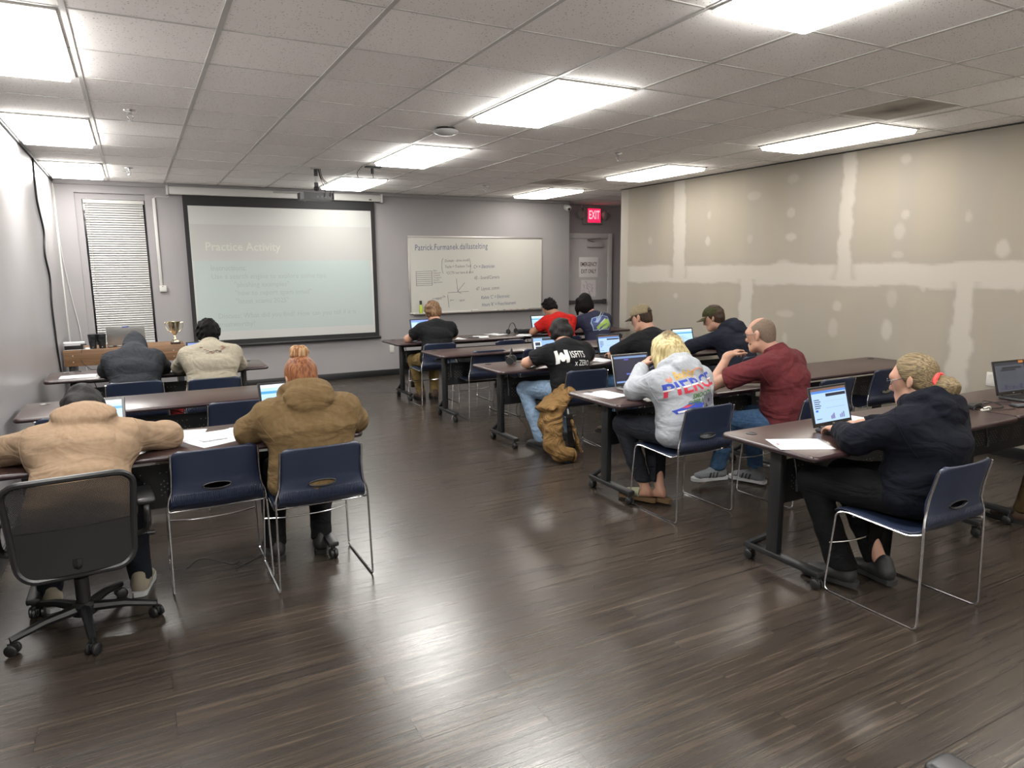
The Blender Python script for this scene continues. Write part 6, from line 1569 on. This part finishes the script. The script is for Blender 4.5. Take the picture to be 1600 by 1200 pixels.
person('P12', 'bald-crowned man with glasses in a maroon polo and jeans, hand on chin', (4.09, 3.39), (4.02, 3.49, 1.035), (3.965, 3.59, 1.165), face=(16, 10, -3), sh=.20, g=1.12, byaw=14, belly=.9,
       arms=dict(L=dict(e=(3.655, 3.74, .80), w=(3.80, 3.735, 1.005), d=(.085, .0, .030), n=(.35, -.2, -.9), curl=(.5, .8, .5)), R=dict(e=(4.32, 3.70, .81), w=(4.02, 3.86, .785))),
       legs=dict(L=dict(k=(3.84, 3.72, .52), a=(3.80, 3.80, .135), f=75), R=dict(k=(4.16, 3.82, .51), a=(4.08, 3.68, .10), f=20)),
       top=dict(type='polo', mat=F_maroon, amp=.007, f=20, sl=.72, hem=-.02), pants=dict(mat=P_blue, hem=.13, amp=.007), shoe=dict(mat=S_grey, sole=M_sole_w, stripes=True, lacem=mat('grey_lace', '#5c6066', .8)), hair=dict(type='bald', t=.003, mat=H_buzz, amp=.0006, f=300, step=.006), step=.015, fine_hand=('L',))
glasses(PEOPLE['P12'], mat('thin_metal_frame', '#3a3a40', .3, metal=.8))
hp_, og, B_ = PEOPLE['P12']['hp'], PEOPLE['P12']['org'], PEOPLE['P12']['B']
Vq, Fq = sdf_mesh([el(hp_(0, .026, -.045), B_, (.0615, .068, .0815), k=.01, cuts=[plane_keep(hp_(0, .03, -.038), B_[2]+B_[1]*.25), plane_keep(hp_(0, -.006, 0), -B_[1])]), rc(hp_(-.014, .074, -.106), hp_(.014, .074, -.106), .0215, k=.03)], .006, disp=clumps(.0006, 300, 4))
np_obj('beard', Vq, Fq, H_buzz, PEOPLE['P12']['root'], og)

# ---- right block, nearest row
person('P13', 'woman with a dark blonde ponytail and glasses in a navy hoodie typing on a laptop', (3.31, 1.965), (3.345, 1.985, .975), (3.35, 2.06, 1.095), face=(10, 14, 0), sh=.185, g=1.17, depthg=1.2, byaw=3,
       arms=dict(L=dict(e=(3.075, 2.16, .80), w=(3.20, 2.335, .800), d=(.055, .14, -.012), curl=(.28, .45, .35)), R=dict(e=(3.60, 2.19, .80), w=(3.45, 2.36, .800), d=(-.06, .14, -.012), curl=(.28, .45, .35))),
       legs=dict(L=dict(k=(3.07, 2.38, .535), a=(3.13, 2.22, .10), f=14), R=dict(k=(3.36, 2.42, .52), a=(3.34, 2.14, .10), f=-8)),
       top=dict(type='hoodie', mat=F_navyh, hood='down', amp=.008, f=20), pants=dict(mat=P_black, g=1.1, hem=.105, amp=.005, cuff=.070), shoe=dict(mat=S_blk, sole=mat('dark_sole', '#222224', .7)),
       hair=dict(type='short', t=.010, mat=H_dblond, flat=True, amp=.0008, f=180, fy=.062, fz=.06, bun=(.0, -.138, -.060, .062), tie=(0, -.113, -.032, .044, mat('coral_scrunchie', '#d8413c', .7))), step=.014, fine_hand=('L', 'R'))
glasses(PEOPLE['P13'], mat('dark_frames', '#22222a', .3))
person('P14', 'person mostly outside the right edge of the frame in brown work trousers', (5.42, 1.80), (5.42, 1.90, 1.02), (5.42, 2.0, 1.16), face=(0, 15, 0), sh=.2, g=1.1,
       arms=dict(L=dict(e=(5.14, 2.12, .80), w=(5.26, 2.30, .79)), R=dict(e=(5.72, 2.12, .80), w=(5.58, 2.30, .79))),
       legs=dict(L=dict(k=(5.06, 2.20, .53), a=(4.93, 2.24, .085), f=10), R=dict(k=(5.52, 2.24, .51), a=(5.52, 2.18, .085), f=0)),
       top=dict(type='tee', mat=F_black), pants=dict(mat=P_olive), shoe=dict(mat=S_brown), hair=dict(type='short', t=.012, mat=H_dbrown), step=.02)
dup(c0, (5.42, 1.84, 0), 0, 'navy chair just outside the right edge of the frame under the person in brown trousers')

# ------------------------------------------------------------------ work jacket hanging on a chair
F_duck = fabric('tan_duck_canvas', '#8b6b42', '#7d603a', bump=.3, wr=.9); F_lin = fabric('dark_lining', '#1a1715', '#221d19')
t = thing('work_jacket', 'tan canvas work jacket hanging from a navy chair down to the floor', 'jacket', (3.2, 5.08, 0))
o3 = A(3.2, 5.08, 0)
jk = [ec((3.30, 5.12, .60), (3.16, 5.14, .47), (0, 1, 0), (.14, .045), (.15, .06), k=.04), ec((3.16, 5.14, .47), (3.10, 5.12, .30), (0, 1, .1), (.15, .06), (.14, .075), k=.05), ec((3.10, 5.12, .30), (3.14, 5.05, .10), (0, 1, 0), (.12, .08), (.10, .07), k=.05),
      ec((3.16, 5.14, .52), (3.05, 5.12, .44), (0, 1, 0), (.12, .02), (.14, .03), k=.02), ec((3.26, 5.02, .35), (3.34, 5.0, .06), (.3, 1, 0), (.05, .02), (.09, .022), k=.03),
      rc((3.10, 5.05, .34), (3.06, 5.0, .16), .085, .075, k=.03), rc((3.06, 5.0, .15), (3.10, 4.93, .075), .075, .068, k=.03), rc((3.10, 4.93, .072), (3.22, 4.90, .066), .068, .056, k=.02, cuts=[plane_keep((3.205, 4.90, .06), (1, -.15, -.05))])]
Vj, Fj = sdf_mesh(jk, .011, disp=folds(.014, 40, 21, 1.0), cuts=[(A(0, 0, .004), A(0, 0, -1))])
np_obj('jacket_shell', Vj, Fj, F_duck, t, o3)
f = MB(); c = A(3.207, 4.90, .062)-o3
f.tube([c+A(.0, .053*math.cos(a), .053*math.sin(a)) for a in [2*PI*k/22 for k in range(22)]], .009, 8, closed=True); f.build('cuff', F_duck, t)
f = MB(); f.cyl(c+A(-.008, 0, 0), c+A(.0045, 0, 0), .046, n=22); f.build('sleeve_lining', F_lin, t)
f = MB(); f.tube(path([A(3.235, 5.03, .44)-o3, A(3.25, 5.0, .30)-o3, A(3.29, 4.985, .16)-o3, A(3.36, 4.975, .05)-o3]), .007, 6); f.build('zip_edge', M_cream, t)
f = MB(); f.grid(lambda u, v: tuple(A(3.20+.06*u+.03*v, 5.0-.01*u, .40-.32*v)-o3), 6, 10); ll = f.build('lining', F_lin, t); md = ll.modifiers.new('thickness', 'SOLIDIFY'); md.thickness = .006

# ------------------------------------------------------------------ light and camera
W_ = bpy.data.worlds.new('world'); SC.world = W_; W_.use_nodes = True
W_.node_tree.nodes['Background'].inputs[0].default_value = lin('#20242c'); W_.node_tree.nodes['Background'].inputs[1].default_value = .3
Rm = ((0.8810875, -0.47286534, -0.00912047), (0.08534507, 0.13999637, 0.98646705), (0.46518924, 0.86994218, -0.16370578))
cam = bpy.data.cameras.new('camera'); co = bpy.data.objects.new('camera', cam); COL.objects.link(co)
cam.sensor_fit = 'HORIZONTAL'; cam.sensor_width = 36; cam.lens = 1089.81/1600*36; cam.clip_start = .05
r_, u_, f_ = [Vector(x) for x in Rm]; b_ = -f_
co.matrix_world = Matrix(((r_.x, u_.x, b_.x, 0), (r_.y, u_.y, b_.y, 0), (r_.z, u_.z, b_.z, CH), (0, 0, 0, 1)))
SC.camera = co
SC.view_settings.view_transform = 'Standard'; SC.view_settings.look = 'None'; SC.view_settings.exposure = 1.65; SC.view_settings.gamma = 1.0
SC.view_settings.use_curve_mapping = False
